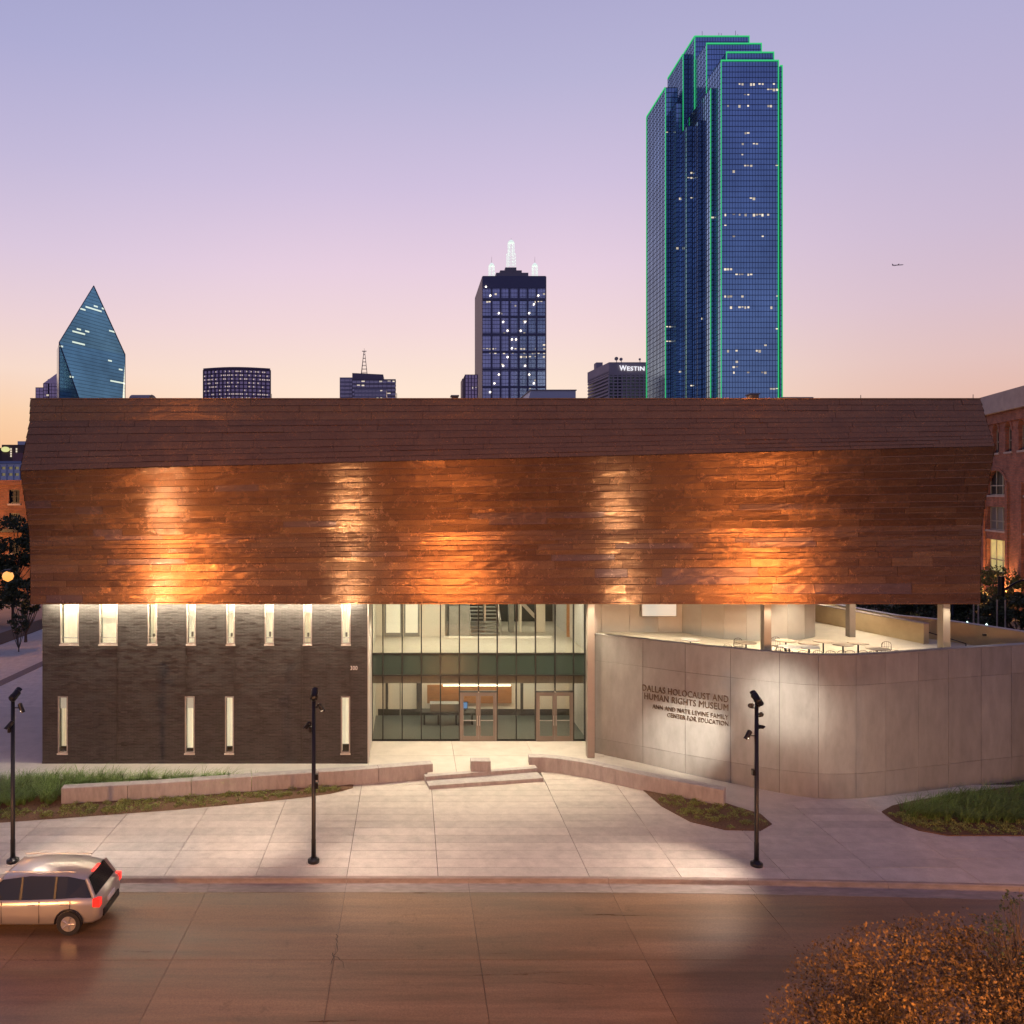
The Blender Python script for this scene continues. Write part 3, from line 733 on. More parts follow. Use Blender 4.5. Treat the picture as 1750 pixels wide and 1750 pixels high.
lob = thing('lobby_bench', 'low white bench with plants at the front edge of the upper lobby', 'bench', (4.6,43.9,4.4))
MB().box(1.9, 7.9, 43.75, 43.95, 4.402, 4.50).build('seat', M['table_white'], lob)
# ground floor details
for a, b, mm in ((640,646,'lightwall'),(659,663,'darkwall'),(712,720,'darkwall'),(889,894,'darkwall'),(683,685,'greyint')):
    MB().box(ix(a,D_), ix(b,D_), D_-.08, D_, .002, 3.2).build('pilaster', M[mm], mus)
MB().box(ix(730,D_), ix(874,D_), D_-.12, D_, iz(1201,D_), iz(1170,D_)).build('wood_panel', M['wood'], mus)
MB().box(ix(757,D_), ix(872,D_), D_-.2, D_-.13, iz(1171,D_), iz(1169.5,D_)).build('cove_light', M['lens'], mus)
MB().box(IX0, IX1, D_-.03, D_, .002, .35).build('skirting', M['darkwall'], mus)
for a, b in ((886,920),(664,705),(920,945)):
    MB().box(ix(a,D_), ix(b,D_), D_-.06, D_-.031, .35, iz(1168,D_)).build('inner_door', M['lightwall'], mus)
desk = thing('reception_desk', 'long dark reception desk inside the lobby left of the double doors', 'desk', (2.2,42.6,0))
Dd = 42.4
MB().box(ix(735,Dd), ix(786,Dd), Dd, Dd+.6, .72, 1.12).build('counter', M['greyint'], desk)
MB().box(ix(718,Dd), ix(812,Dd), Dd-.15, Dd+.7, .62, .70).build('desk_top', M['darkwall'], desk)
for px in (724, 748, 779, 806): MB().box(ix(px,Dd), ix(px,Dd)+.08, Dd, Dd+.5, .002, .62).build('leg', M['darkwall'], desk)
mon = thing('desk_monitor', 'monitor with a bright blue screen on the right end of the reception desk', 'monitor', (ix(795,Dd),Dd+.2,.7))
MB().box(ix(790,Dd), ix(800,Dd), Dd+.2, Dd+.25, .80, 1.2).build('casing', M['black'], mon)
MB().box(ix(791,Dd), ix(799,Dd), Dd+.195, Dd+.199, .84, 1.16).build('display', M['screen'], mon)
MB().box(ix(794,Dd), ix(796,Dd), Dd+.2, Dd+.3, .7, .8).build('stand', M['black'], mon)
def ceil_light(x0, x1, y0, y1, z, p, col=(1,.9,.72)):
    MB().box(x0, x1, y0, y1, z, z+.04).build('ceiling_light', M['lens'], mus)
    lamp('ceiling_lamp', 'AREA', ((x0+x1)/2, (y0+y1)/2, z-.02), ((x0+x1)/2, (y0+y1)/2, 0), p, col, mus, x1-x0, size_y=y1-y0)
ceil_light(-1.2, 8.3, 42.3, 42.7, 3.36, 150)
ceil_light(-1.2, 8.3, 41.4, 41.8, 7.4, 330)
ceil_light(2.6, 8.3, 46.6, 46.9, 7.4, 120)

# outside soffit downlights over the entrance and terrace
def downlight(x, y, p, spot=110, aim=None, col=(1,.82,.58)):
    m = MB().lathe((x,y,7.455), [(.09,0),(.09,.045)], 12); m.build('downlight', M['lens'], mus)
    lamp('downlight_lamp', 'SPOT', (x,y,7.43), aim or (x,y,0), p, col, mus, .08, spot, .8)
for x in (-.6, 2.3, 5.2, 8.0): downlight(x, 38.0, 900)
for x in (-.6, 2.3, 5.2, 7.9): downlight(x, 36.2, 600, 120)
# columns
def column(x, y, z0, w=.33, d=.4):
    c = MB().box(x, x+w, y, y+d, z0, 7.49); c.build('column', M['column'], mus)
    downlight(x+w/2, y-.35, 220, 100, (x+w/2, y-.05, 0))
TF = 4.6
column(8.36, 37.1, 0)
column(16.43, 36.6, TF); column(24.72, 36.6, TF); column(23.95, 43.0, TF)

# ------------------------------------------------------------------ terrace
tj = [0.0, .13, 1, 2, 3, 4, 5, 6, 7, 8, 9, 10, 11, 12]
def strip(mb, t0, t1, z0, z1, off0, off1, n=6, mi=0):
    v = []
    for k in range(n+1):
        t = lerp(t0, t1, k/n); a = tw(t, off0); b = tw(t, off1)
        v += [(a[0],a[1],z0),(a[0],a[1],z1),(b[0],b[1],z1),(b[0],b[1],z0)]
    f = []
    for k in range(n):
        for e in range(4): f.append((k*4+e, (k+1)*4+e, (k+1)*4+(e+1)%4, k*4+(e+1)%4))
    f += [(0,1,2,3), (n*4+3,n*4+2,n*4+1,n*4)]
    mb.add(v, f)
core = MB(); strip(core, 0, 12, -.5, TW-.02, -.30, -.025, 60)
tws = core.build('terrace_wall', M['dark_joint'], mus)
zs_ = [-.45, .72, 4.42, TW-.03]
for i in range(len(tj)-1):
    for j in range(3):
        g = .0045
        m = MB(); strip(m, tj[i]+g, tj[i+1]-g, zs_[j]+.006, zs_[j+1]-.006, -.03, random.uniform(-.002,.002))
        m.build('concrete_panel', M['wall_panel'], tws, org)
cp = MB(); strip(cp, 0, 12, TW-.026, TW, -.31, .02, 60); cp.build('coping', M['wall_panel'], tws, org)
inn = MB(); strip(inn, 0, 12, TF, TW-.03, -.36, -.305, 60); inn.build('inner_face', M['parapet_inner'], tws, org)
# outer parapet (far side) and floor
far = [(28.9,33.2),(30.9,34.6),(30.6,36.6),(30.05,38.2),(29.3,40.1),(28.75,41.3),(28.2,42.3),(27.6,43.0),(26.9,43.6),(26.0,47.0),(25.5,52)]
fl = [tw(t,-.2) for t in [k*.4 for k in range(31)]]
poly = fl+far[1:]+[(9.1,52),(9.1,38.2)]
MB().prism(poly, TF-.3, TF).build('terrace_floor', M['terrace_floor'], mus)
def ribbon(pts, w, z0, z1, n=1):
    P_ = [Vector(p) for p in pts]; v = []; 
    for i in range(len(P_)):
        d = (P_[min(i+1,len(P_)-1)]-P_[max(i-1,0)]).normalized(); nn = Vector((-d.y,d.x))*w
        a, b = P_[i], P_[i]+nn
        v += [(a.x,a.y,z0),(a.x,a.y,z1),(b.x,b.y,z1),(b.x,b.y,z0)]
    m = len(P_)-1; f = []
    for k in range(m):
        for e in range(4): f.append((k*4+e, (k+1)*4+e, (k+1)*4+(e+1)%4, k*4+(e+1)%4))
    f += [(0,1,2,3), (m*4+3,m*4+2,m*4+1,m*4)]
    return MB().add(v, f)
# joined corner between the two walls, out of frame
ribbon(list(reversed(far[1:])), .3, -.5, TW-.04).build('outer_parapet', M['parapet_inner'], mus)
ribbon([(p[0]-.02,p[1]) for p in reversed(far[1:])], .36, TW-.036, TW).build('parapet_cap', mat('blue_grey_cap', (.34,.33,.36), .4, .3), mus)
ribbon([tw(12,-.2), (28.6,34.0), (30.9,34.6)], .3, -.5, TW).build('outer_parapet', M['wall_panel'], mus)
ribbon([(24.3,50.5),(24.9,47.6),(26.75,41.1)], .34, TF+.003, 5.62).build('planter_wall', M['parapet_inner'], mus)
ribbon([(24.28,50.5),(24.88,47.6),(26.73,41.08)], .38, 5.623, 5.68).build('planter_wall_cap', M['stone'], mus)
r = MB(); r.tube((27.1,42.2,5.2),(28.1,39.9,4.85),.03,n=6); r.tube((27.1,42.2,5.2),(27.1,42.2,4.6),.025,n=6); r.tube((28.1,39.9,4.85),(28.1,39.9,4.6),.025,n=6)
r.build('handrail', M['black'], mus)
# curved metal-panelled wall
cw_ = [(9.1,44.5),(10.8,44.5),(12.4,44.5),(14.0,44.5),(15.35,44.4),(16.0,43.3),(16.9,42.45),(17.9,42.0),(19.0,41.85),(20.1,42.0),(21.2,42.4),(22.1,43.1),(22.65,44.1),(22.8,45.3),(22.8,50)]
for i in range(len(cw_)-1):
    a, b = Vector(cw_[i]), Vector(cw_[i+1]); d = (b-a).normalized()*.008
    ribbon([a+d, b-d], .2, TF+.003, 7.49).build('wall_panel', M['metal_panel'], mus)
ribbon([(p[0]+.0,p[1]+.12) for p in cw_[:-3]], .1, TF+.002, 7.49).build('wall_backing', M['dark_joint'], mus)
m = MB().box(13.0,15.0,44.3,44.49,5.5,7.3); w = m.build('terrace_window', M['frame'], mus)
MB().box(13.05,14.95,44.29,44.298,5.55,7.25).build('pane', mat('lit_terrace_glass', (.6,.6,.55), .3, emit=(1,.95,.82), estr=.45), w, org)
MB().box(10.6,10.72,44.4,44.49,7.0,7.12).build('wall_sensor', M['lens'], mus)
for x, y, p in ((11,42,420),(13.4,41.5,420),(13,39,350),(15.5,40,350),(18.3,40.2,420),(20.5,40.8,420),(18.5,38.3,350),(21.5,38,350),(24,40.5,420),(25.0,37.6,380),(24.9,44.5,380),(25.1,48.5,380)):
    downlight(x, y, p*1.05, 130)
# low wall lights on the outer terrace
for x, y in ((28.6,39.3),(29.4,36.6)):
    m = MB().box(x-.08,x+.08,y-.05,y+.05,5.35,5.45); m.build('parapet_light', M['black'], mus)

# terrace furniture
def make_table(name, topm):
    t = thing(name, 'x', 'table', (0,0,0))
    MB().lathe((0,0,0), [(.46,.725),(.47,.735),(.47,.75),(.455,.757)], 28).build('table_top', topm, t)
    MB().lathe((0,0,0), [(.035,.02),(.035,.726)], 10).build('pedestal', M['black'], t)
    MB().lathe((0,0,0), [(.24,0),(.22,.015),(.04,.03)], 18).build('base', M['black'], t)
    return t
def make_chair():
    t = thing('wire_chair', 'x', 'chair', (0,0,0))
    for sx in (-1,1):
        for sy in (-1,1): MB().tube((sx*.23,sy*.22,0),(sx*.20,sy*.19,.45),.010,n=5).build('leg', M['wire'], t)
    s = MB()
    for k in range(7): s.tube((-.21+.07*k,-.2,.45),(-.21+.07*k,.2,.44),.006,n=4)
    s.path([(-.22,-.21,.45),(.22,-.21,.45),(.22,.21,.45),(-.22,.21,.45),(-.22,-.21,.45)], .010, 5); s.build('seat', M['wire'], t)
    b = MB(); arc = []
    for k in range(9):
        a = pi*k/8; arc.append((-.24*cos(a), .24, .60+.26*sin(a)**.6 if 0 < k < 8 else .47))
    b.path(arc, .011, 5)
    for k in range(1,8):
        x = arc[k][0]; b.tube((x,.22,.46),(x*.98,.24,arc[k][2]),.006,n=4)
    b.path([(-.23,.235,.62),(.23,.235,.62)], .006, 4)
    b.build('backrest', M['wire'], t)
    return t
tabs = [(1275,1098,0,'leftmost bare wood-topped round table on the terrace, left of the middle column'),
        (1343,1094.5,0,'pale round table on the terrace just right of the middle column, farthest row'),
        (1382,1099,0,'pale round table on the terrace directly behind the two white tables'),
        (1407,1095.5,0,'round table on a dark pedestal, tallest looking of the terrace group of three'),
        (1440.6,1101,0,'round table with dark pedestal in the middle of the terrace group of three'),
        (1466.6,1098.5,0,'round table with dark pedestal at the right of the terrace group of three'),
        (1499,1108,0,'rightmost round table on the terrace, low behind the parapet beside the big wire chair'),
        (1349,1105,1,'left one of the two white round tables close behind the parapet'),
        (1383,1105.5,1,'right one of the two white round tables close behind the parapet'),
        (1180,1093,1,'white round table alone at the left of the terrace by the pale panel wall')]
proto = [make_table('round_table', M['table_wood']), make_table('round_table', M['table_white'])]; used = [False, False]
for px, py, k, lb in tabs:
    t = proto[k] if not used[k] else copy_tree(proto[k]); used[k] = True
    X, Y = G(px, py, TF+.75); t.location = (X, Y, TF); tag(t, lb, 'table', 'round tables on the terrace'); t['org'] = (0,0,0)
chs = [(1249,1100,2.2,'wire chair at the far left of the terrace, left of the first wood-topped table'),
       (1266,1092,.2,'wire chair behind the leftmost wood-topped table'),
       (1300,1098,-1.2,'wire chair beside the middle terrace column, on its left'),
       (1330,1090,.1,'wire chair just right of the middle column, farthest from the parapet'),
       (1330,1104,3.1,'wire chair nearest the parapet, right beside the middle column'),
       (1344,1110,3.1,'wire chair pushed in below the left white table'),
       (1369,1110,3.0,'wire chair between the two white tables, close to the parapet'),
       (1392,1110,3.2,'wire chair below the right white table'),
       (1416,1110.5,3.0,'wire chair close to the parapet below the dark pedestal table of the group of three'),
       (1432,1110,3.3,'wire chair close to the parapet, left of the middle pedestal'),
       (1449,1110,3.0,'wire chair close to the parapet, right of the middle pedestal'),
       (1470,1110,3.1,'wire chair close to the parapet below the rightmost table of the group of three'),
       (1487,1110,3.2,'wire chair between the group of three and the rightmost table'),
       (1510,1095,3.1,'large looking wire chair standing behind the rightmost terrace table'),
       (1529,1110,3.0,'wire chair at the right of the rightmost terrace table'),
       (1545,1110,2.9,'last wire chair on the right, against the parapet')]
pc = make_chair()
for i, (px, py, rz, lb) in enumerate(chs):
    t = pc if i == 0 else copy_tree(pc)
    X, Y = G(px, py, TF+.85); t.location = (X, Y, TF); t.rotation_euler = (0,0,rz); tag(t, lb, 'chair', 'wire chairs on the terrace')

# ------------------------------------------------------------------ lettering
def text_islands(txt, size, depth):
    c = bpy.data.curves.new('txt', 'FONT'); c.body = txt; c.size = size; c.extrude = depth/2; c.align_x = 'LEFT'; c.resolution_u = 3; c.space_character = 1.06
    o = bpy.data.objects.new('txt', c); COL.objects.link(o)
    dg = bpy.context.evaluated_depsgraph_get(); me = bpy.data.meshes.new_from_object(o.evaluated_get(dg))
    bpy.data.objects.remove(o); import bmesh
    bm = bmesh.new(); bm.from_mesh(me); bmesh.ops.remove_doubles(bm, verts=bm.verts, dist=1e-5); bm.verts.ensure_lookup_table(); bm.verts.index_update()
    seen = set(); isl = []
    for v in bm.verts:
        if v.index in seen: continue
        st_ = [v]; seen.add(v.index); grp = []
        while st_:
            q = st_.pop(); grp.append(q)
            for e in q.link_edges:
                w = e.other_vert(q)
                if w.index not in seen: seen.add(w.index); st_.append(w)
        ids = {q.index: k for k, q in enumerate(grp)}
        fs = [tuple(ids[w.index] for w in fc.verts) for fc in bm.faces if fc.verts[0].index in ids]
        isl.append(([q.co.copy() for q in grp], fs))
    w = max(v.co.x for v in bm.verts); w0 = min(v.co.x for v in bm.verts); bm.free(); bpy.data.meshes.remove(me)
    isl.sort(key=lambda a: min(p.x for p in a[0]))
    return isl, w0, w
# arc length table of the terrace wall
tt = [k*.02 for k in range(0, 301)]; al = [0]
for k in range(1, len(tt)):
    a, b = tw(tt[k-1]), tw(tt[k]); al.append(al[-1]+math.hypot(b[0]-a[0], b[1]-a[1]))
def t_of(s): return float(np.interp(s, al, tt))
sright = float(np.interp(2.955, tt, al))
px_ = tw(2.955)
sign = thing('museum_sign', 'bronze raised letters naming the museum on the curved concrete terrace wall', 'sign', (px_[0], px_[1], 3.0))
Dw = px_[1]
def wz(py): return CH-(py-HY)*Dw/F
for txt, ybase, hpx, wpx in (('DALLAS HOLOCAUST AND', 1200, 13, 1247-1099), ('HUMAN RIGHTS MUSEUM', 1214.5, 13, 1246-1101), ('ANN AND NATE LEVINE FAMILY', 1229.5, 9, 1246-1114), ('CENTER FOR EDUCATION', 1240.5, 9, 1246-1140)):
    h = hpx*.86*Dw/F
    isl, w0, w1 = text_islands(txt, h/.70, .035)
    tl = t_of(0); # width on the wall from the left picture column
    pl = 1247-wpx
    # find wall parameter whose picture column is pl
    best = min(tt, key=lambda t: abs(VX+F*tw(t)[0]/tw(t)[1]-pl)); s0 = float(np.interp(best, tt, al))
    kx_ = (sright-s0)/(w1-w0); z0 = wz(ybase)
    for vs, fs in isl:
        v = []
        for p in vs:
            q = tw(t_of(s0+(p.x-w0)*kx_), .06+p.z); v.append((q[0], q[1], z0+p.y))
        MB().add(v, fs).build('letter', M['letter'], sign)
isl, w0, w1 = text_islands('300', .27, .02)
num = thing('house_number', 'small white number 300 on the dark brick wall near the entrance', 'sign', (bx(605), BY-.05, bz(1145)))
for vs, fs in isl:
    MB().add([(bx(599)+(p.x-w0)*(bx(611)-bx(599))/(w1-w0), BY-.05+(-p.z), bz(1144.5)+p.y) for p in vs], fs).build('digit', M['white_letter'], num)

# ------------------------------------------------------------------ roof items behind the front edge
def roofbox(name, label, px0, px1, pytop, D, depth, m_, cat='roof unit', slope=0):
    a = P(px0, pytop, D); b = P(px1, pytop, D)
    t = thing(name, label, cat, ((a.x+b.x)/2, D, 16.64)); mb = MB()
    if slope:
        x0s = P(px0-slope, pytop, D).x
        mb.add([(x0s,D,16.64),(b.x,D,16.64),(b.x,D+depth,16.64),(x0s,D+depth,16.64),(a.x,D,a.z),(b.x,D,a.z),(b.x,D+depth,a.z),(a.x,D+depth,a.z)], [(0,1,5,4),(4,5,6,7),(1,2,6,5),(3,0,4,7),(2,3,7,6)])
    else: mb.box(a.x, b.x, D, D+depth, 16.64, a.z)
    mb.build('housing', m_, t)
    MB().box(a.x-.05, b.x+.05, D-.05, D+depth+.05, a.z, a.z+.06).build('cap', M['stone'], t)
    return t
M['roof_white'] = mat('roof_screen_white', (.55,.56,.62), .5)
roofbox('roof_screen', 'pale blue-white roof screen on the copper building between the two tallest towers', 907, 984, 667.5, 50, 5, M['roof_white'], slope=16)
roofbox('roof_vent', 'small dark vent cap on the museum roof right of the antenna building', 772, 783, 677, 44, .6, M['copper'])
roofbox('roof_hatch', 'small rust-coloured chimney box on the roof in front of the green-edged tower', 1284, 1297, 674, 40, .6, M['copper'])
roofbox('roof_ledge', 'thin flat roof ledge right of the green-edged tower', 1338, 1388, 680.5, 45, 4, M['stone'])
t = thing('roof_air_unit', 'grey barrel-topped air unit on the roof right of the pointed glass tower', 'roof unit', (P(237,683,46).x,46,16.64))
mb = MB(); a, b = P(220,676,46), P(254,676,46); n = 8; v = []
prf = []
for k in range(n+1):
    th = pi*k/n; prf.append((46.8-.8*cos(th), lerp(16.64, a.z, 1)-.25+.38*sin(th)))
for x in (a.x, b.x): v += [(x, 46, 16.64)]+[(x, y, z) for y, z in prf]+[(x, 47.6, 16.64)]
m_ = n+3
mb.add(v, [(k, k+1, m_+k+1, m_+k) for k in range(m_-1)]+[tuple(range(m_)), tuple(range(2*m_-1, m_-1, -1))]); mb.build('housing', M['stone'], t)
MB().box(b.x+.01, b.x+.05, 46.2, 47.4, 16.9, a.z).build('grille', M['black'], t)
for i, (px, py, lb) in enumerate(((259.5,674,'short rod on the roof right of the barrel-topped air unit'),(464,673,'short rod on the roof right of the round-fronted tower'),(678,672,'short dark stub on the roof right of the antenna building'),(1471,675,'thin rod on the roof edge well right of the green-edged tower'),(1663,674,'thin rod at the right end of the museum roof'))):
    q = P(px, py, 42); t = thing('roof_rod', lb, 'rod', (q.x, 42, 16.64), 'thin rods on the museum roof')
    MB().tube((q.x,42,16.64),(q.x,42,q.z),.025,.015,n=6).build('rod', M['black'], t)
    MB().lathe((q.x,42,16.64), [(.09,0),(.06,.05)], 8).build('base', M['stone'], t)

# ------------------------------------------------------------------ poles with floodlights
def flood(parent, at, aim, r, ln, power=0, color=(1,.8,.6), spot=50, blend=.8):
    at = Vector(at); d = (Vector(aim)-at).normalized(); org_ = parent['org']
    m = MB(); m.tube(at-d*ln*.5, at+d*ln*.5, r, r*1.05, 14); m.tube(at-d*ln*.62, at-d*ln*.5, r*.55, r*.95, 12)
    u = d.orthogonal().normalized()
    for k in range(3): m.tube(at-d*ln*(.42-.14*k), at-d*ln*(.38-.14*k), r*1.1, r*1.1, 14)
    # visor
    v = []; n = 8
    up = Vector((0,0,1))-d*d.z; up.normalize(); sd = d.cross(up)
    for k in range(n+1):
        th = radians(-80+160*k/n); w = up*cos(th)+sd*sin(th)
        v += [at+d*ln*.5+w*r*1.06, at+d*ln*.85+w*r*1.06]
    m.add(v, [(2*k,2*k+1,2*k+3,2*k+2) for k in range(n)])
    h = m.build('floodlight', M['black'], parent)
    MB().tube(at+d*ln*.5, at+d*(ln*.5+.006), r*.9, r*.9, 14).build('lens', M['lens'] if power else M['darkglass'], h, org_)
    if power: lamp('flood_lamp', 'SPOT', at+d*(ln*.5+.05), at+d*10, power, color, parent, r*.8, spot, blend)
def flood_pole(px, py, ytop, label):
    X, Y = G(px, py, ZL); H = (py-ytop)*(CH-ZL)/(py-HY)+ZL
    t = thing('light_pole', label, 'light pole', (X, Y, ZL), 'floodlight poles along the kerb')
    MB().lathe((X,Y,ZL), [(.26,.0),(.26,.012),(.2,.014)], 24).build('footing_ring', M['concrete'], t)
    MB().lathe((X,Y,ZL), [(.205,.013),(.205,.11),(.19,.125),(.11,.13),(.10,.20)], 20).build('base', M['black'], t)
    MB().lathe((X,Y,ZL), [(.082,.12),(.080,.8),(.072,.82),(.066,H-ZL-.35)], 14).build('shaft', M['black'], t)
    return t, X, Y, H
def bracket(t, X, Y, z, dx, dy=-.0):
    MB().tube((X,Y,z),(X+dx,Y+dy,z),.022,n=6).build('bracket', M['black'], t)
def jbox(t, X, Y, z, side):
    MB().box(X+side*.07-(.09 if side < 0 else 0), X+side*.07+(.09 if side > 0 else 0), Y-.06, Y+.06, z-.1, z+.1).build('junction_box', M['black'], t)
SPC = (1,.80,.58)
# left
t, X, Y, H = flood_pole(22, 1474, 1180, 'black light pole at the left edge of the picture with three floodlights')
flood(t, (X+.06,Y,H-.18), (X+2,35.3,10.5), .12, .34, 800, SPC, 75, 1)
bracket(t,X,Y,H-.6,.25); flood(t, (X+.28,Y,H-.58), (X+2.5,Y-.6,0), .075, .24, 1300, (1,.78,.62), 80, 1)
flood(t, (X-.04,Y-.12,H-1.15), (X-3,Y-4,0), .075, .24); jbox(t, X, Y, H-1.35, -1)
# middle
t, X, Y, H = flood_pole(536, 1474, 1180, 'black light pole standing before the brick wall, middle one of the three')
flood(t, (X+.02,Y,H-.18), (X,35.3,9.5), .12, .34, 800, SPC, 75, 1)
bracket(t,X,Y,H-.58,.2); flood(t, (X+.24,Y,H-.58), (X+3.5,Y-.2,0), .075, .24, 1400, (1,.78,.62), 90, 1)
bracket(t,X,Y,H-1.2,-.2); flood(t, (X-.2,Y,H-1.2), (X-3.5,Y+2.0,0), .075, .24, 1200, (1,.78,.62), 80, 1)
jbox(t, X, Y, 2.65, 1); jbox(t, X, Y, 2.35, 1); jbox(t, X, Y, H-1.35, -1)
# right
t, X, Y, H = flood_pole(1293, 1480, 1185, 'black light pole right of the lettering with the most floodlights, rightmost of the three')
flood(t, (X+.0,Y,H-.18), (X-.5,35.3,9.5), .12, .34, 800, SPC, 75, 1)
flood(t, (X+.1,Y-.02,H-.35), tuple(P(1180,1255,35.0)), .085, .28, 9500, (1,.86,.70), 26, 1)
bracket(t,X,Y,H-.5,-.18); flood(t, (X-.2,Y,H-.42), tuple(P(1345,1200,34)), .075, .22, 3600, (1,.86,.70), 30, 1)
bracket(t,X,Y,H-.8,.14); flood(t, (X+.16,Y,H-.72), (X+4.0,35,3.0), .075, .22, 1300, (1,.84,.66), 50, 1)
bracket(t,X,Y,H-1.2,.14); flood(t, (X+.16,Y,H-1.15), (X+9,34,1.5), .06, .2, 1700, (1,.84,.66), 40, 1)
bracket(t,X,Y,H-1.45,-.2); flood(t, (X-.28,Y,H-1.4), (X-3.,Y-.8,0), .08, .24, 1700, (1,.78,.62), 75, 1)
jbox(t, X, Y, 2.9, -1)

# ------------------------------------------------------------------ street lamps (sodium) on the near pavement, behind the camera
def street_lamp(X, Y, h, label, power, col, aim, grp=None, spot=150, r=.09, globe=0):
    t = thing('street_lamp', label, 'street lamp', (X, Y, ZL), grp)
    MB().lathe((X,Y,ZL), [(r*1.7,0),(r*1.6,.3),(r,.34),(r*.7,h)], 12).build('pole', M['black'], t)
    d = Vector((aim[0]-X, aim[1]-Y, 0)).normalized(); top = Vector((X,Y,ZL+h)); e = top+d*1.4+Vector((0,0,.25))
    MB().tube(top, e, r*.5, r*.4, 8).build('arm', M['black'], t)
    hd = MB().tube(e-d*.1, e+d*.55, .10, .15, 10); hd.build('lamp_head', M['black'], t)
    c = e+d*.25-Vector((0,0,.13))
    MB().lathe((c.x,c.y,c.z-.05), [(.06,0),(.12,.04),(.12,.06)], 12).build('lamp_lens', mat('sodium_lens', (.9,.6,.3), .3, emit=col, estr=20), t)
    if globe: MB().lathe((c.x,c.y,c.z-.3), [(.05,-globe),(globe*.8,-globe*.6),(globe,0),(globe*.8,globe*.6),(.05,globe)], 14).build('lamp_globe', mat('sodium_globe', (.9,.6,.3), .3, emit=(1,.40,.07), estr=1.25), t)
    lamp('street_lamp_light', 'SPOT', c-Vector((0,0,.12)), (aim[0],aim[1],aim[2]), power, col, t, .4, spot, .9)
for X_, p_, lb in ((-22, 27000, 'tall street lamp on the near pavement, far left of the viewpoint'), (4.0, 20000, 'tall street lamp on the near pavement beside the viewpoint'), (33, 22000, 'tall street lamp on the near pavement, far right of the viewpoint')):
    street_lamp(X_, -3.0, 9.6, lb, p_, (1,.42,.13), (X_*.62+1.5,14.5,0), 'street lamps on the near pavement', 92)
# far lamp in view, then two unseen ones added to brighten walls
q = P(10, 982, 62)
street_lamp(q.x-1.2, 62, q.z-ZL+.1, 'glaring orange street lamp at the left edge of the picture behind the trees', 5200, (1,.38,.10), (q.x+6,60,0), None, 170, globe=.42)
street_lamp(44, 64, 8, 'added lamp hidden behind the copper building to brighten the arched brick building', 9000, (1,.55,.28), (62,85,8), None, 165)  # added behind the roof to warm the arched facade
street_lamp(-62, 78, 9, 'added orange lamp, unseen off the left edge, to brighten the brick warehouse', 30000, (1,.45,.15), (-50,95,4), None, 160)  # added out of view to light up the warehouse wall

# ------------------------------------------------------------------ planting
def pts_in_poly(poly, n, rng):
    xs = [p[0] for p in poly]; ys = [p[1] for p in poly]; out = []
    while len(out) < n:
        x = rng.uniform(min(xs), max(xs)); y = rng.uniform(min(ys), max(ys)); c = False; j = len(poly)-1
        for i in range(len(poly)):
            if (poly[i][1] > y) != (poly[j][1] > y) and x < (poly[j][0]-poly[i][0])*(y-poly[i][1])/(poly[j][1]-poly[i][1])+poly[i][0]: c = not c
            j = i
        if c: out.append((x, y))
    return out
def grass(name, label, poly, ntuft, zf, hgt, material, blades=26, wid=.010, lean=(.5,-.1)):
    rng = random.Random(len(name)*7+ntuft); v = []; f = []
    for (x, y) in pts_in_poly(poly, ntuft, rng):
        z = zf(x, y); hh = hgt*rng.uniform(.6,1.2)
        for b in range(blades):
            a = rng.uniform(0, 2*pi); r0 = rng.uniform(0,.07); ln = hh*rng.uniform(.6,1.25); cur = rng.uniform(.3,1.0)*ln
            dx, dy = cos(a), sin(a); px, py = x+dx*r0, y+dy*r0; nx, ny = -dy*wid, dx*wid; o = len(v)
            for k, u in enumerate((0,.4,.75,1)):
                out_ = cur*u*u; zz = z+ln*(u-.42*u*u*u); ww = (1-u*.85)
                cx, cy = px+dx*out_+lean[0]*ln*u*u*.5, py+dy*out_+lean[1]*ln*u*u*.5
                v += [(cx-nx*ww, cy-ny*ww, zz), (cx+nx*ww, cy+ny*ww, zz)]
            f += [(o+2*k, o+2*k+1, o+2*k+3, o+2*k+2) for k in range(3)]
    me = bpy.data.meshes.new(name); me.from_pydata(v, [], f); me.materials.append(material)
    ob = bpy.data.objects.new(name, me); COL.objects.link(ob); tag(ob, label, 'grass', None, 'stuff'); return ob
def cover(name, label, poly, nclump, zf, material, size=.22, leaves=70, ls=.035):
    rng = random.Random(nclump+3); v = []; f = []
    for (x, y) in pts_in_poly(poly, nclump, rng):
        z = zf(x, y); r = size*rng.uniform(.6,1.3)
        for b in range(leaves):
            a = rng.uniform(0,2*pi); e = rng.uniform(0,1); rr = r*sqrt(e); h = r*.8*(1-e*.8)*rng.uniform(.5,1.1)
            c = Vector((x+cos(a)*rr, y+sin(a)*rr, z+h)); d = Vector((cos(a)*rng.uniform(.2,1), sin(a)*rng.uniform(.2,1), rng.uniform(.2,1))).normalized()
            s = d.cross(Vector((rng.uniform(-1,1),rng.uniform(-1,1),rng.uniform(-1,1)))).normalized()*ls*.35; o = len(v)
            v += [c-d*ls, c+s, c+d*ls*1.2, c-s]; f.append((o,o+1,o+2,o+3))
    me = bpy.data.meshes.new(name); me.from_pydata([tuple(q) for q in v], [], f); me.materials.append(material)
    ob = bpy.data.objects.new(name, me); COL.objects.link(ob); tag(ob, label, 'ground cover', None, 'stuff'); return ob
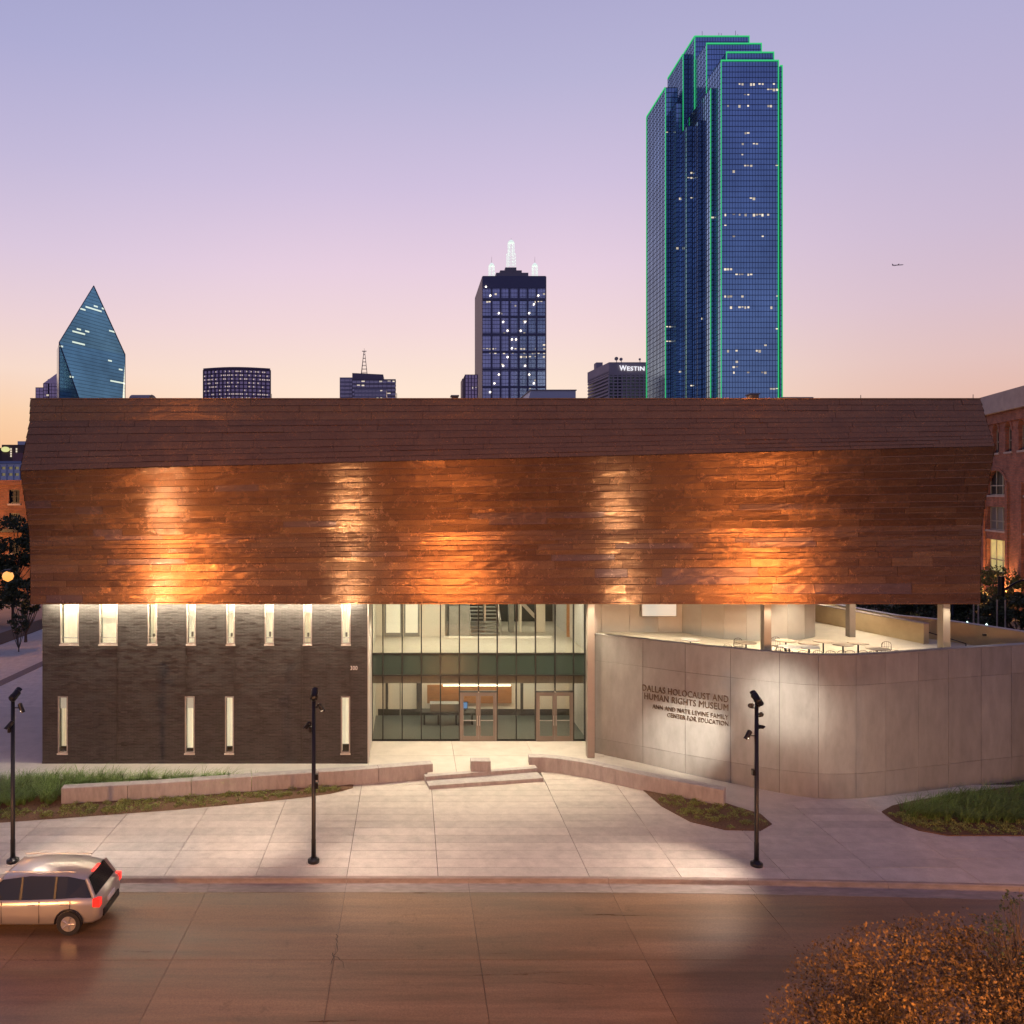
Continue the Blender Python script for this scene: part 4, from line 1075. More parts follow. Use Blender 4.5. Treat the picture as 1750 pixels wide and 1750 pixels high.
# left bed
FL = [(-30,30.0),(-22,30.25),(-15.9,30.6),(-13.8,31.0),(-9.4,31.85),(-6.5,32.55),(-4.4,33.15),(-3.2,33.6),(-2.45,34.2)]
def interp(pts, x): return float(np.interp(x, [p[0] for p in pts], [p[1] for p in pts]))
BL_ = [(-30,34.25),(-14,34.5),(-5.6,34.7),(-2.45,34.72)]
def bedz(x, y):
    w = interp(SWL, x) if x > -14.3 else interp(FL, x)+1.2
    return ZL+.03+max(0, min(1, (y-w-.1)/max(.3, interp(BL_,x)-w-.1)))*.30
bd = MB(); nx, ny = 60, 10; v = []
for i in range(nx+1):
    x = lerp(-30,-2.45,i/nx)
    for j in range(ny+1):
        y = lerp(interp(FL,x), interp(BL_,x), j/ny); z = bedz(x,y)+(random.uniform(0,.035) if 0 < j < ny else -.02)
        v.append((x,y,z))
bd.add(v, [(i*(ny+1)+j, (i+1)*(ny+1)+j, (i+1)*(ny+1)+j+1, i*(ny+1)+j+1) for i in range(nx) for j in range(ny)], 0, True)
setting(bd.build('planting_bed', M['soil']))
grass('tall_grass', 'tall green tufted grass behind and left of the long seat wall', [(-22,31.2),(-14.5,32.3),(-14.3,33.1),(-8,33.7),(-5.2,34.35),(-8,34.3),(-14,34.3),(-22,34.1)], 700, bedz, .78, M['grass'])
cover('ground_cover', 'low green and rusty ground cover along the foot of the long seat wall', [(-22,30.4),(-15.9,30.75),(-13.8,31.1),(-9.4,31.95),(-6.5,32.65),(-4.4,33.3),(-3.0,33.9),(-3.2,34.25),(-6.8,33.55),(-10.4,32.8),(-14.3,32.2),(-22,31.6)], 260, bedz, M['cover'], .19)
# middle bed island
isl_px = [(1098,1350),(1130,1378),(1180,1405),(1240,1419),(1300,1420),(1319,1409),(1300,1392),(1260,1380),(1236,1372),(1180,1364)]
ip = [G(x, y, ZL) for x, y in isl_px]
ipc = list(ip)
bm2 = MB().prism(ipc, ZL-.02, ZL+.035)
setting(bm2.build('planting_bed', M['soil']))
cover('ground_cover', 'low green ground cover in the small pointed bed at the right seat wall', [(lerp(11.6,p[0],.88), lerp(31.2,p[1],.88)) for p in ip], 60, lambda x,y: ZL+.02, M['cover'], .19)
# right bed
rp_px = [(1507,1388),(1530,1405),(1570,1420),(1620,1429),(1800,1429),(1900,1425),(1900,1330),(1750,1343),(1640,1357),(1560,1370),(1525,1378)]
rp = [G(x, y, ZL) for x, y in rp_px]
setting(MB().prism(rp, ZL-.02, ZL+.04).build('planting_bed', M['soil']))
inner = [G(x, y, ZL) for x, y in [(1535,1390),(1560,1402),(1640,1409),(1900,1408),(1900,1345),(1750,1352),(1640,1364),(1560,1378)]]
grass('tall_grass', 'tall dark green tufted grass at the right edge below the terrace wall', inner, 460, lambda x,y: ZL+.03, .72, M['grass'], lean=(.5,-.3))
cover('ground_cover', 'low ground cover along the front of the right bed', [G(x,y,ZL) for x,y in [(1515,1389),(1540,1406),(1575,1418),(1625,1426),(1850,1426),(1850,1405),(1640,1407),(1560,1398)]], 95, lambda x,y: ZL+.02, M['cover'], .18)

def tree(name, label, base, trunk_h, crown_c, crown_r, nleaf, ls, leafm, trunk_r=.12, group=None, seed=1, clumps=60, nbr=14, fill=.75):
    rng = random.Random(seed); t = thing(name, label, 'tree', base, group)
    B = Vector(base); C = Vector(crown_c); tk = MB(); split = B+Vector((0,0,trunk_h))
    tk.tube(B, B+(split-B)*.5, trunk_r*1.15, trunk_r*.9, 10); tk.tube(B+(split-B)*.5, split, trunk_r*.9, trunk_r*.75, 10)
    cl = []
    for k in range(clumps):
        while True:
            p = Vector((rng.uniform(-1,1), rng.uniform(-1,1), rng.uniform(-1,1)))
            if p.length < 1: break
        p = p.normalized()*(p.length**(1-fill)) if p.length > .1 else p
        cl.append(C+Vector((p.x*crown_r[0], p.y*crown_r[1], p.z*crown_r[2])))
    for k in range(min(nbr, clumps)):
        e = cl[k]; m_ = split.lerp(e, .5)+Vector((0,0,-.08*(e-split).length)); tk.tube(split, m_, trunk_r*.5, trunk_r*.28, 6); tk.tube(m_, e, trunk_r*.28, trunk_r*.06, 5)
        for q in range(3):
            e2 = e+Vector((rng.uniform(-1,1),rng.uniform(-1,1),rng.uniform(-.3,1)))*crown_r[0]*.22; tk.tube(m_.lerp(e,.6), e2, trunk_r*.12, trunk_r*.04, 4)
    tk.build('trunk', M['bark'], t)
    nr = np.random.RandomState(seed); n = nleaf
    ci = nr.randint(0, clumps, n); cc = np.array([tuple(c) for c in cl])[ci]; cr = (nr.uniform(.14,.32, clumps)*min(crown_r[0],crown_r[2]*1.3))[ci]
    d = nr.normal(size=(n,3)); d /= np.linalg.norm(d, axis=1)[:,None]; rad = cr*nr.uniform(.35,1.0,n)**.5
    c = cc+d*rad[:,None]*np.array([1.15,1.15,.85])
    ax = nr.normal(size=(n,3))+d*.7; ax[:,2] += .3; ax /= np.linalg.norm(ax,axis=1)[:,None]
    sd = np.cross(ax, nr.normal(size=(n,3))); sd /= np.linalg.norm(sd,axis=1)[:,None]
    s = (ls*nr.uniform(.6,1.25,n))[:,None]
    V = np.stack([c-ax*s*.5, c+sd*s*.28, c+ax*s*.55, c-sd*s*.28], 1).reshape(-1,3)-np.array(base)
    me = bpy.data.meshes.new('crown'); me.vertices.add(4*n); me.vertices.foreach_set('co', V.ravel()); me.loops.add(4*n); me.loops.foreach_set('vertex_index', np.arange(4*n)); me.polygons.add(n)
    me.polygons.foreach_set('loop_start', np.arange(n)*4); me.polygons.foreach_set('loop_total', np.full(n,4)); me.update(calc_edges=True); me.materials.append(leafm)
    o = bpy.data.objects.new('crown', me); COL.objects.link(o); o.parent = t; return t
# foreground tree
fx, fy = 8.6, 12.6
tree('street_tree', 'lamplit orange small-leaved tree in the lower right corner, seen from above', (fx+.3,fy,ZL), 2.0, (fx+.65,fy,2.7), (2.8,2.3,2.2), 125000, .062, M['leaf_orange'], .11, None, 4, 150, 40, .66)
q = P(1750, 1610, 12.0)
tree('street_tree', 'sparse twiggy tree at the right edge just above the orange tree', (q.x+1.0,12.8,ZL), 3.0, (q.x+.7,12.6,q.z-.2), (.95,.7,.55), 800, .06, M['leaf_dark'], .07, None, 9, 24, 24, .7)
# left background trees
def bgtree(px, py, D, rx_, rz_, label, ztrunk=1.5, n=5000, ls=.28, seed=1, zb=ZL, tr=.14, name='street_tree'):
    c = P(px, py, D); tree(name, label, (c.x, D, zb), ztrunk, tuple(c), (rx_, rx_, rz_), n, ls, M['leaf_dark'], tr, None, seed, 50, 12, .6)
bgtree(44, 1018, 66, 1.7, 1.3, 'small dark multi-stem tree beside the left end of the brick wall', 1.0, 3000, .28, 3)
bgtree(32, 1066, 62, .65, .8, 'shrub-sized dark sapling in the planting strip left of the brick wall', .5, 700, .2, 5, tr=.06)
bgtree(22, 930, 78, 3.0, 2.3, 'large dark tree at the left edge in front of the brick building', 3.5, 7000, .35, 7)
bgtree(-20, 1005, 75, 2.6, 2.5, 'dark tree cut by the left edge behind the glaring lamp', 3, 4000, .35, 8)
# right background trees
for i, (px, py, D, r1, r2, lb) in enumerate((
    (1445,1050,72,3.4,1.9,'dark tree seen under the copper roof edge, left of the far terrace column'),
    (1530,1056,70,3.6,2.2,'dark tree between the two right terrace columns'),
    (1600,1050,66,2.6,2.2,'dark tree behind the rightmost terrace column'),
    (1662,1058,64,2.4,2.0,'dark tree just right of the copper roof end'),
    (1700,1010,82,2.6,2.4,'dark tree in front of the arched brick building, under its lit window'),
    (1738,1060,58,2.0,1.9,'dark tree at the right edge above the terrace parapet'))):
    bgtree(px, py, D, r1, r2, lb, 2.5, 6000, .26, 20+i)

# side street and planting strip at the left
sd = MB().add([(-26.4,46,-.02),(-17.4,46,-.02),(-17.4,140,-.02),(-26.4,140,-.02)], [(0,1,2,3)])
setting(sd.build('side_pavement', M['concrete']))
sd = MB().add([(-33.6,30,-.03),(-27.2,30,-.03),(-27.2,140,-.03),(-33.6,140,-.03)], [(0,1,2,3)])
setting(sd.build('side_path', M['concrete']))
setting(MB().box(-27.2,-26.4,46,140,-.4,-.01).build('stone_band', mat('dark_paver_band', (.12,.10,.10), .8, 0, (8,.4,4))))
setting(MB().box(-36.2,-33.6,40,140,-.5,.03).build('planting_strip', M['soil']))
setting(MB().box(-58,-36.2,30,160,-.55,-.2).build('side_street', M['asphalt']))
setting(MB().box(30.5,60,44,58,-.55,-.3).build('rear_street', M['asphalt']))

# ------------------------------------------------------------------ car (at rest where the photograph shows one passing)
def make_car(loc):
    t = thing('car', 'pale silver SUV with lit red tail lights on the road at the lower left', 'car', loc)
    body = mat('silver_paint', (.50,.47,.42), .28, .55); glass = M['darkglass']
    Lh = 2.3
    # side outline stations: x, z_bottom, z_belt, half width at belt
    st_ = [(-2.30,.42,.62,.62),(-2.22,.30,.78,.78),(-1.9,.24,.88,.88),(-1.35,.24,.95,.92),(-.75,.24,1.0,.93),(0,.24,1.02,.935),(.9,.24,1.04,.93),(1.6,.24,1.06,.915),(2.05,.28,1.05,.88),(2.26,.36,1.0,.82),(2.30,.46,.92,.76)]
    v = []; m = 12
    for x, zb, zt, w in st_:
        ring = [(-w*.86,zb),(-w*.99,zb+.1),(-w*1.0,lerp(zb,zt,.45)),(-w*1.01,lerp(zb,zt,.7)),(-w*.975,zt-.03),(-w*.90,zt)]
        for y, z in ring: v.append((x,y,z))
        for y, z in reversed(ring): v.append((x,-y,z))
    f = []
    for k in range(len(st_)-1):
        for e in range(m): f.append((k*m+e, k*m+(e+1)%m, (k+1)*m+(e+1)%m, (k+1)*m+e))
    f += [tuple(reversed(range(m))), tuple((len(st_)-1)*m+e for e in range(m))]
    MB().add(v, f, 0, True).build('body', body, t, (0,0,0)) 
    # cabin: glass band + roof
    gh = [(-1.25,1.0,.84),(-.62,1.52,.70),(.2,1.62,.69),(1.3,1.60,.68),(1.85,1.48,.66),(2.12,1.06,.80)]
    cab = MB()
    bot = [(-1.25,.84),(-.7,.88),(.2,.89),(1.3,.88),(1.9,.85),(2.12,.80)]
    v = []
    for (x, z, w), (xb, wb) in zip(gh, bot): v += [(xb,-wb,1.0),(x,-w,z),(x,w,z),(xb,wb,1.0)]
    f = []
    for k in range(5):
        o = k*4; f += [(o,o+4,o+5,o+1),(o+2,o+6,o+7,o+3)]
    f += [(0,1,2,3),(23,22,21,20)]; f += [(1,5,6,2),(17,21,22,18)]
    cab.add(v, f).build('window', glass, t, (0,0,0))
    rf = MB(); v = []
    for x, z, w in gh[1:5]: v += [(x,-w-.01,z+.0),(x,-w*.85,z+.05),(x,w*.85,z+.05),(x,w+.01,z)]
    f = []
    for k in range(3):
        o = k*4
        for e in range(3): f.append((o+e,o+4+e,o+5+e,o+1+e))
    rf.add(v, f, 0, True); 
    for x in (-.05, .95):
        for s in (-1,1): MB().add([(x,s*.895,1.0),(x+.07,s*.895,1.0),(x+.05,s*.70,1.60),(x-.0,s*.70,1.60)], [(0,1,2,3)]).build('door_pillar', M['black'], t, (0,0,0))
    for s in (-1,1):
        rf.tube((-1.25,s*.85,1.0),(-.62,s*.71,1.55),.035,n=6); rf.tube((2.12,s*.81,1.03),(1.85,s*.67,1.52),.06,n=6); rf.tube((-.6,s*.6,1.70),(1.5,s*.6,1.70),.018,n=6)
    rf.build('roof', body, t, (0,0,0))
    rub = mat('tyre_rubber', (.02,.02,.02), .85)
    for x in (-1.42, 1.42):
        for s in (-1,1):
            m_ = MB(); y0, y1 = s*.72, s*.95; m_.tube((x,y0,.34),(x,y1,.34),.345,n=28); ty = m_.build('wheel', rub, t, (0,0,0))
            r_ = MB(); r_.tube((x,y1,.34),(x,y1+s*.012,.34),.22,n=20)
            for k in range(5):
                a = 2*pi*k/5; r_.tube((x,y1+s*.02,.34),(x+.2*cos(a),y1+s*.02,.34+.2*sin(a)),.03,n=6)
            r_.build('rim', M['steel'], ty, (0,0,0))
            ar = MB(); pts = [(x+.40*cos(a), s*.942, .34+.40*sin(a)) for a in [pi*k/10 for k in range(11)]]; ar.path(pts, .035, 6); ar.build('wheel_arch', M['black'], t, (0,0,0))
    red = mat('lit_tail_light', (.5,.02,.02), .3, emit=(1,.02,.012), estr=1.1)
    for s in (-1,1):
        MB().box(2.10,2.31,s*.80-.09,s*.80+.09,.80,1.02).build('tail_light', red, t, (0,0,0))
        MB().box(-2.29,-2.10,s*.66-.14,s*.66+.14,.66,.78).build('headlight', mat('headlight_glass', (.8,.8,.75), .2, emit=(1,.9,.7), estr=3), t, (0,0,0))
        MB().box(-.85,-.70,s*.98-.1,s*.98+.1,1.0,1.14).build('mirror', body, t, (0,0,0))
        for dx in (-.55,.55,1.45): MB().box(dx-.004,dx+.004,s*.937-.01,s*.937+.01,.35,.98).build('door_seam', M['black'], t, (0,0,0))
        for dx in (.25,1.2): MB().box(dx,dx+.16,s*.95-.015,s*.95+.015,.86,.89).build('door_handle', M['steel'], t, (0,0,0))
    MB().box(2.29,2.335,-.6,.6,.40,.60).build('bumper', M['black'], t, (0,0,0)); MB().box(1.80,1.90,-.25,.25,1.54,1.565).build('brake_light', red, t, (0,0,0))
    MB().box(2.30,2.335,-.26,.26,.68,.80).build('number_plate', M['white_letter'], t, (0,0,0))
    lamp('tail_lamp', 'POINT', (2.6,0,.8), None, 0, (1,.1,.05), None) if False else None
    return t
make_car((-11.4, 24.05, ZS))

# ------------------------------------------------------------------ skyline
def gridglass(name, col, rough=.12, metal=.75, noise=.25):
    return mat(name, col, rough, metal, (.03,noise,4,(1,1,1)), coord='World')
M['lit'] = mat('lit_office_window', (.6,.55,.4), .6, emit=(1,.84,.60), estr=.9)
_n = M['lit'].node_tree.nodes; _g = _n.new('ShaderNodeNewGeometry'); _m = _n.new('ShaderNodeMapRange'); _m.inputs[3].default_value = .15; _m.inputs[4].default_value = 1.2
M['lit'].node_tree.links.new(_g.outputs['Random Per Island'], _m.inputs[0]); M['lit'].node_tree.links.new(_m.outputs[0], _n['Principled BSDF'].inputs['Emission Strength'])
M['lit_cool'] = mat('lit_cool_window', (.6,.65,.6), .6, emit=(.75,1,.85), estr=.9)
def boxfacade(t, x0, x1, y0, y1, z0, z1, gm, bandm, fh=4.0, mw=3.0, left=True, right=False, band=.7, mul=.25, lit=.0, zfrom=60, litm='lit', parts=True):
    """glass volume with real floor bands and mullions on the faces turned to the street"""
    MB().box(x0,x1,y0,y1,z0,z1).build('glass_volume', gm, t)
    b = MB(); nf = int((z1-z0)/fh)
    for k in range(nf+1):
        z = z1-k*fh
        if z < zfrom: break
        b.box(x0-.12, x1+.12, y0-.15, y1, z-band, z-.01 if k == 0 else z)
    stuff(b.build('floor_band', bandm, t))
    m = MB(); zb = max(z0, zfrom-5)
    nx = max(1, round((x1-x0)/mw))
    for k in range(nx+1):
        x = lerp(x0, x1, k/nx); m.box(x-mul/2, x+mul/2, y0-.22, y0+.02, zb, z1-.02)
    for side, xs in ((left,x0),(right,x1)):
        if side:
            ny = max(1, round((y1-y0)/(mw*1.5)))
            for k in range(ny+1):
                y = lerp(y0, y1, k/ny); m.box(xs-.22, xs+.22, y-mul/2, y+mul/2, zb, z1-.02)
    stuff(m.build('mullion', bandm, t))
    if lit:
        l = MB(); any_ = False
        rng = random.Random(int(x0*13+z1*7))
        for k in range(nf):
            z = z1-k*fh
            if z-fh < zfrom: break
            run = 0; rowp = lit*(12 if rng.random() < .12 else .8)
            for i in range(nx):
                if run > 0 or rng.random() < rowp*.35:
                    if run <= 0: run = rng.choice([1,1,2,2,3,5] if rowp > lit else [1,1,2])
                    run -= 1
                    if rng.random() < .2: continue
                    cw = (x1-x0)/nx; xa = lerp(x0,x1,i/nx)+mul+cw*rng.uniform(0,.25); xb = lerp(x0,x1,(i+1)/nx)-mul-cw*rng.uniform(0,.2)
                    hh = rng.uniform(.2,.6)*(fh-band)
                    l.add([(xa,y0-.03,z-band-hh),(xb,y0-.03,z-band-hh),(xb,y0-.03,z-band-.1),(xa,y0-.03,z-band-.1)], [(0,1,2,3)]); any_ = True
        if any_: stuff(l.build('lit_window', M[litm], t))

# --- tallest, green-edged tower
blue = gridglass('blue_tower_glass', (.29,.48,.70), .12, .8)
bluband = mat('blue_tower_band', (.085,.13,.24), .4, .3)
green = mat('green_edge_light', (.1,.6,.2), .5, emit=(.035,.60,.18), estr=.85)
tt_ = thing('green_edged_tower', 'tallest skyscraper, dark blue glass with stepped top outlined in green light', 'skyscraper', (190,450,0))
shadeband = mat('shaded_tower_band', (.02,.03,.075), .5, .2)  # darker copy: dark reflections of the recess sides put into the band colour
def vol(px0, px1, ptop, D, D2, lit=.03, e=('T','L','R'), pbot=None, mw=1.6):
    a, b = P(px0, ptop, D), P(px1, ptop, D)
    z0 = P(px0, pbot, D).z if pbot else 0
    boxfacade(tt_, a.x, b.x, D, D2, z0, a.z, blue, bluband if mw < 2 else shadeband, 3.1, mw, True, False, .30, .07, lit, 60 if not pbot else z0)
    w = .22
    if 'T' in e: MB().box(a.x-w, b.x+w, D-w-.3, D-.3+w*.5, a.z-.3, a.z+w*2).build('edge_light', green, tt_)
    if 'L' in e: MB().box(a.x-w, a.x+w, D-w-.35, D-.3, max(z0,50), a.z-.31).build('edge_light', green, tt_)
    if 'R' in e: MB().box(b.x-w, b.x+w, D-w-.35, D-.3, max(z0,50), a.z-.31).build('edge_light', green, tt_)
    if 'S' in e: MB().box(a.x-w-.2, a.x-.2+w*.5, D+.2, D2, a.z-.5, a.z+w*2).build('edge_light', green, tt_)
    if 'B' in e: MB().box(a.x-w-.2, a.x-.2+w*.5, D2-w, D2+w, 50, a.z-.31).build('edge_light', green, tt_)
vol(1232, 1330, 104, 450, 540, .05)
vol(1333, 1336.5, 113, 462, 540, 0, ('R','T'))
vol(1241, 1322, 90, 463, 535, 0, ('T','L','R'))
vol(1214, 1222, 151, 460.4, 530, .05, ('L',), mw=2)
vol(1207, 1301, 75, 472, 532, 0, ('T','L','R'))
vol(1193, 1203, 206, 473.3, 530, .06, (), mw=2)
vol(1174, 1184, 215, 483, 530, .06, (), mw=2)
vol(1187, 1280, 62.5, 490, 528, .0, ('T','L','S','R'))
vol(1155, 1165, 176, 494.5, 530, .05, (), mw=2)
vol(1167, 1185, 93, 501, 530, 0, ('L','S'))
vol(1137, 1158, 149.5, 504, 543.5, .03, ('L','S','B'), mw=2)
pa = MB()
for k in range(9):
    q = P(1200+k*9.5, 62, 500); pa.tube((q.x,500+(k%3)*5,q.z),(q.x,500+(k%3)*5,q.z+random.uniform(2,5)),.12,n=4)
pa.build('roof_antenna', M['black'], tt_)
# --- dark glass tower with lattice spires and light dots
pur = gridglass('violet_tower_glass', (.40,.42,.60), .14, .75); purband = mat('violet_tower_band', (.09,.09,.16), .5, .2)
D8 = 846
t8 = thing('spired_tower', 'dark glass skyscraper with crossing dotted lights and three white lattice spires', 'skyscraper', (P(879,0,D8).x, D8, 0))
a, b = P(824.8,473.5,D8), P(932.3,473.5,D8)
boxfacade(t8, a.x, b.x, D8, 940, 0, a.z, pur, purband, 4.2, 3.0, False, False, .5, .18, .10, 95)
brn = mat('granite_edge', (.34,.24,.22), .6, 0, (.2,.1,3))
MB().box(a.x-.6, a.x-.0, D8-.5, 940, 0, a.z+.5).build('granite_side', brn, t8); MB().box(b.x-.3, b.x+.8, D8-.6, 940, 0, a.z+.5).build('granite_side', brn, t8)
MB().box(a.x, b.x, D8-.9, D8-.2, a.z-12, a.z+1).build('parapet_band', purband, t8)
wz_ = (b.x-a.x)
for k in range(1,7): x = a.x+wz_*k/7-.0; MB().box(x-1.0, x+1.0, D8-.75, D8-.16, 90, a.z-12).build('pier', purband, t8)
for py in (511.5, 541.5, 571.5, 601.5, 631.5, 661.5): z = P(0,py,D8).z; MB().box(a.x+.1, b.x-.4, D8-.8, D8-.17, z-1.2, z+1.2).build('belt', purband, t8)
dots = [(830.5,490),(838,505),(852.6,535),(860,550),(867.6,565),(875,580),(882,580),(890,565),(897.5,550),(904.5,535),(912.5,520),(920,505),(875,595),(867.6,610),(860,625),(852.6,640),(845,655),(837.5,670),(897.5,625),(904.5,640),(912.5,655)]
dm = mat('point_light', (1,.9,.75), .5, emit=(1,.86,.66), estr=4)
for px, py in dots:
    q = P(px, py, D8-1.5); MB().lathe((q.x,q.y,q.z), [(.2,-.9),(.8,-.45),(.95,0),(.8,.45),(.2,.9)], 8).build('facade_lamp', dm, t8)
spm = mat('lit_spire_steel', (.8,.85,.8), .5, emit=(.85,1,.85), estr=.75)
def spire(cx, z0, segs, mast):
    m = MB()
    for r, za, zb in segs:
        n = 6; nl = max(2, int((zb-za)/3.5))
        for k in range(n):
            a_ = 2*pi*k/n; m.tube((cx+r*cos(a_), D8+20+r*sin(a_), z0+za), (cx+r*cos(a_), D8+20+r*sin(a_), z0+zb), .22, n=4)
        for q in range(nl+1):
            z = z0+lerp(za, zb, q/nl)
            for k in range(n):
                a_, b_ = 2*pi*k/n, 2*pi*(k+1)/n
                m.tube((cx+r*cos(a_),D8+20+r*sin(a_),z),(cx+r*cos(b_),D8+20+r*sin(b_),z),.15,n=4)
                if q < nl: m.tube((cx+r*cos(a_),D8+20+r*sin(a_),z),(cx+r*cos(b_),D8+20+r*sin(b_),z+(zb-za)/nl),.12,n=4)
    r, za, zb = segs[-1]
    m.lathe((cx,D8+20,z0+zb), [(r,0),(r*.8,1.8),(r*.3,3.2),(.1,3.8)], 10)
    m.build('spire', spm, t8)
    MB().tube((cx,D8+20,z0+zb+3.5),(cx,D8+20,z0+zb+3.5+mast),.18,.08,n=5).build('mast', M['stone'], t8)
sD = D8+20; k_ = sD/F
z_top = a.z
spire(P(873.5,0,sD).x, P(0,456,sD).z, [(5.0,0,14),(3.6,14.2,26)], 2)
spire(P(840.2,0,sD).x, P(0,472,sD).z, [(3.2,0,11)], 7); spire(P(914,0,sD).x, P(0,472,sD).z, [(3.2,0,11)], 7)
for i, (x0, x1, y) in enumerate(((848,903,466),(855,892,461.5),(864,883,456))):
    q0, q1 = P(x0,y,D8+14), P(x1,y,D8+14); MB().box(q0.x, q1.x, D8+14+i, D8+26-i, z_top-1, q0.z).build('roof_step', mat('roof_step_stone', (.20,.17,.18), .7), t8)

# --- pointed glass prism tower
teal = None
def prism_glass():
    m = mat('teal_prism_glass', (.12,.34,.46), .10, .8, (.02,.35,4), coord='World')
    n = m.node_tree.nodes; l = m.node_tree.links; b = n['Principled BSDF']; g = n.new('ShaderNodeNewGeometry'); s = n.new('ShaderNodeSeparateXYZ'); l.new(g.outputs['Position'], s.inputs[0])
    def math(op, a, b_=None, c=None):
        k = n.new('ShaderNodeMath'); k.operation = op
        for i, v in enumerate((a,b_,c)):
            if v is None: continue
            if isinstance(v,(int,float)): k.inputs[i].default_value = v
            else: l.new(v, k.inputs[i])
        return k.outputs[0]
    zf = math('DIVIDE', s.outputs['Z'], 3.6); fr = math('FRACT', zf); fl_ = math('FLOOR', zf)
    xf = math('DIVIDE', s.outputs['X'], 2.0); fx_ = math('FLOOR', xf)
    # floors lit for a run of bays
    cb = n.new('ShaderNodeCombineXYZ'); l.new(math('MULTIPLY', fx_, .11), cb.inputs[0]); l.new(math('MULTIPLY', fl_, 7.31), cb.inputs[1])
    ns = n.new('ShaderNodeTexNoise'); ns.inputs['Scale'].default_value = 1; ns.inputs['Detail'].default_value = 1; l.new(cb.outputs[0], ns.inputs['Vector'])
    cb2 = n.new('ShaderNodeCombineXYZ'); l.new(fx_, cb2.inputs[0]); l.new(fl_, cb2.inputs[1])
    wn = n.new('ShaderNodeTexWhiteNoise'); l.new(cb2.outputs[0], wn.inputs['Vector'])
    on = math('MULTIPLY', math('GREATER_THAN', ns.outputs[0], .63), math('GREATER_THAN', wn.outputs[0], .35))
    on = math('MULTIPLY', on, math('MULTIPLY', math('GREATER_THAN', fr, .35), math('LESS_THAN', fr, .8)))
    b.inputs['Emission Color'].default_value = (.9,.95,.68,1); l.new(math('MULTIPLY', on, .8), b.inputs['Emission Strength'])
    # floor lines
    src = b.inputs['Base Color'].links[0].from_socket; ln = n.new('ShaderNodeVectorMath'); ln.operation = 'SCALE'
    l.new(src, ln.inputs[0]); l.new(math('SUBTRACT', 1, math('MULTIPLY', math('LESS_THAN', fr, .2), .45)), ln.inputs['Scale']); l.new(ln.outputs[0], b.inputs['Base Color'])
    return m
teal = prism_glass()
Dp = 780
def PP(x,y,d=0): return tuple(P(x,y,Dp+d))
t2 = thing('pointed_glass_tower', 'teal glass skyscraper with a sharp pointed prism top at the far left', 'skyscraper', (P(157,0,Dp).x, Dp, 0))
BLx, BRx = P(101.5,0,Dp).x, P(214,0,Dp).x
pk = P(160.5,488.5,Dp+46); Lf = P(101.5,585,Dp); Rf = P(214,606,Dp+90)
foldx = P(240,0,Dp).x
base_r = (BRx*(Dp+90)/Dp, Dp+90, 0); fm_ = (P(205,0,Dp+70).x, Dp+60, 0)
m = MB()
m.add([(BLx,Dp,0),fm_,tuple(Lf)], [(0,1,2)])
m.build('glass_facet', teal, t2)
m = MB(); m.add([fm_,base_r,tuple(Rf),tuple(pk),tuple(Lf)], [(0,1,2),(0,2,4),(4,2,3)]); m.build('glass_facet', teal, t2)
m = MB(); bl = (P(97,0,Dp+60).x,Dp+60,0); br = (base_r[0]-36,Dp+150,0); Lb = (P(97,0,Dp+60).x,Dp+60,P(0,598,Dp+60).z); Rb = (base_r[0]-36,Dp+150,Rf.z)
m.add([(BLx,Dp,0),tuple(Lf),Lb,bl,tuple(pk),Rb,br,base_r,tuple(Rf)], [(0,1,2,3),(1,4,2),(4,5,2),(2,5,6,3),(7,6,5,8),(8,5,4)])
m.build('glass_facet', mat('prism_side_glass', (.5,.52,.5), .2, .6), t2)
e = MB()
for p_, q_ in ((Lf,pk),(pk,Rf),(Rf,Vector(base_r)),(Lf,Vector((BLx,Dp,0))),(Lf,Vector(fm_))):
    MB().tube(Vector(p_)-Vector((0,.4,0)), Vector(q_)-Vector((0,.4,0)), .45, n=5).build('edge_frame', purband, t2)
# --- purple stepped building behind it
D1 = 900
vio = gridglass('plum_glass', (.55,.42,.55), .25, .5); vioband = mat('plum_band', (.12,.075,.13), .6)
t1 = thing('stepped_tower', 'dark purple stepped office tower behind the left side of the pointed tower', 'skyscraper', (P(80,0,D1).x,D1,0))
for x0, x1, y in ((61,74,662),(74,84,655),(82,100,648)):
    a, b = P(x0,y,D1), P(x1,y,D1); boxfacade(t1, a.x, b.x, D1, D1+40, 0, a.z, vio, vioband, 4, 4, False, True, .6, .3, .12, 100)
a, b, c = P(74,655,D1-.5), P(100,636,D1-.5), P(100,655,D1-.5)
MB().add([(a.x,D1-.5,a.z),(c.x,D1-.5,c.z),(b.x,D1-.5,b.z),(a.x,D1+30,a.z),(c.x,D1+30,c.z),(b.x,D1+30,b.z)], [(0,1,2),(0,2,5,3),(5,4,3)]).build('sloped_top', vio, t1)
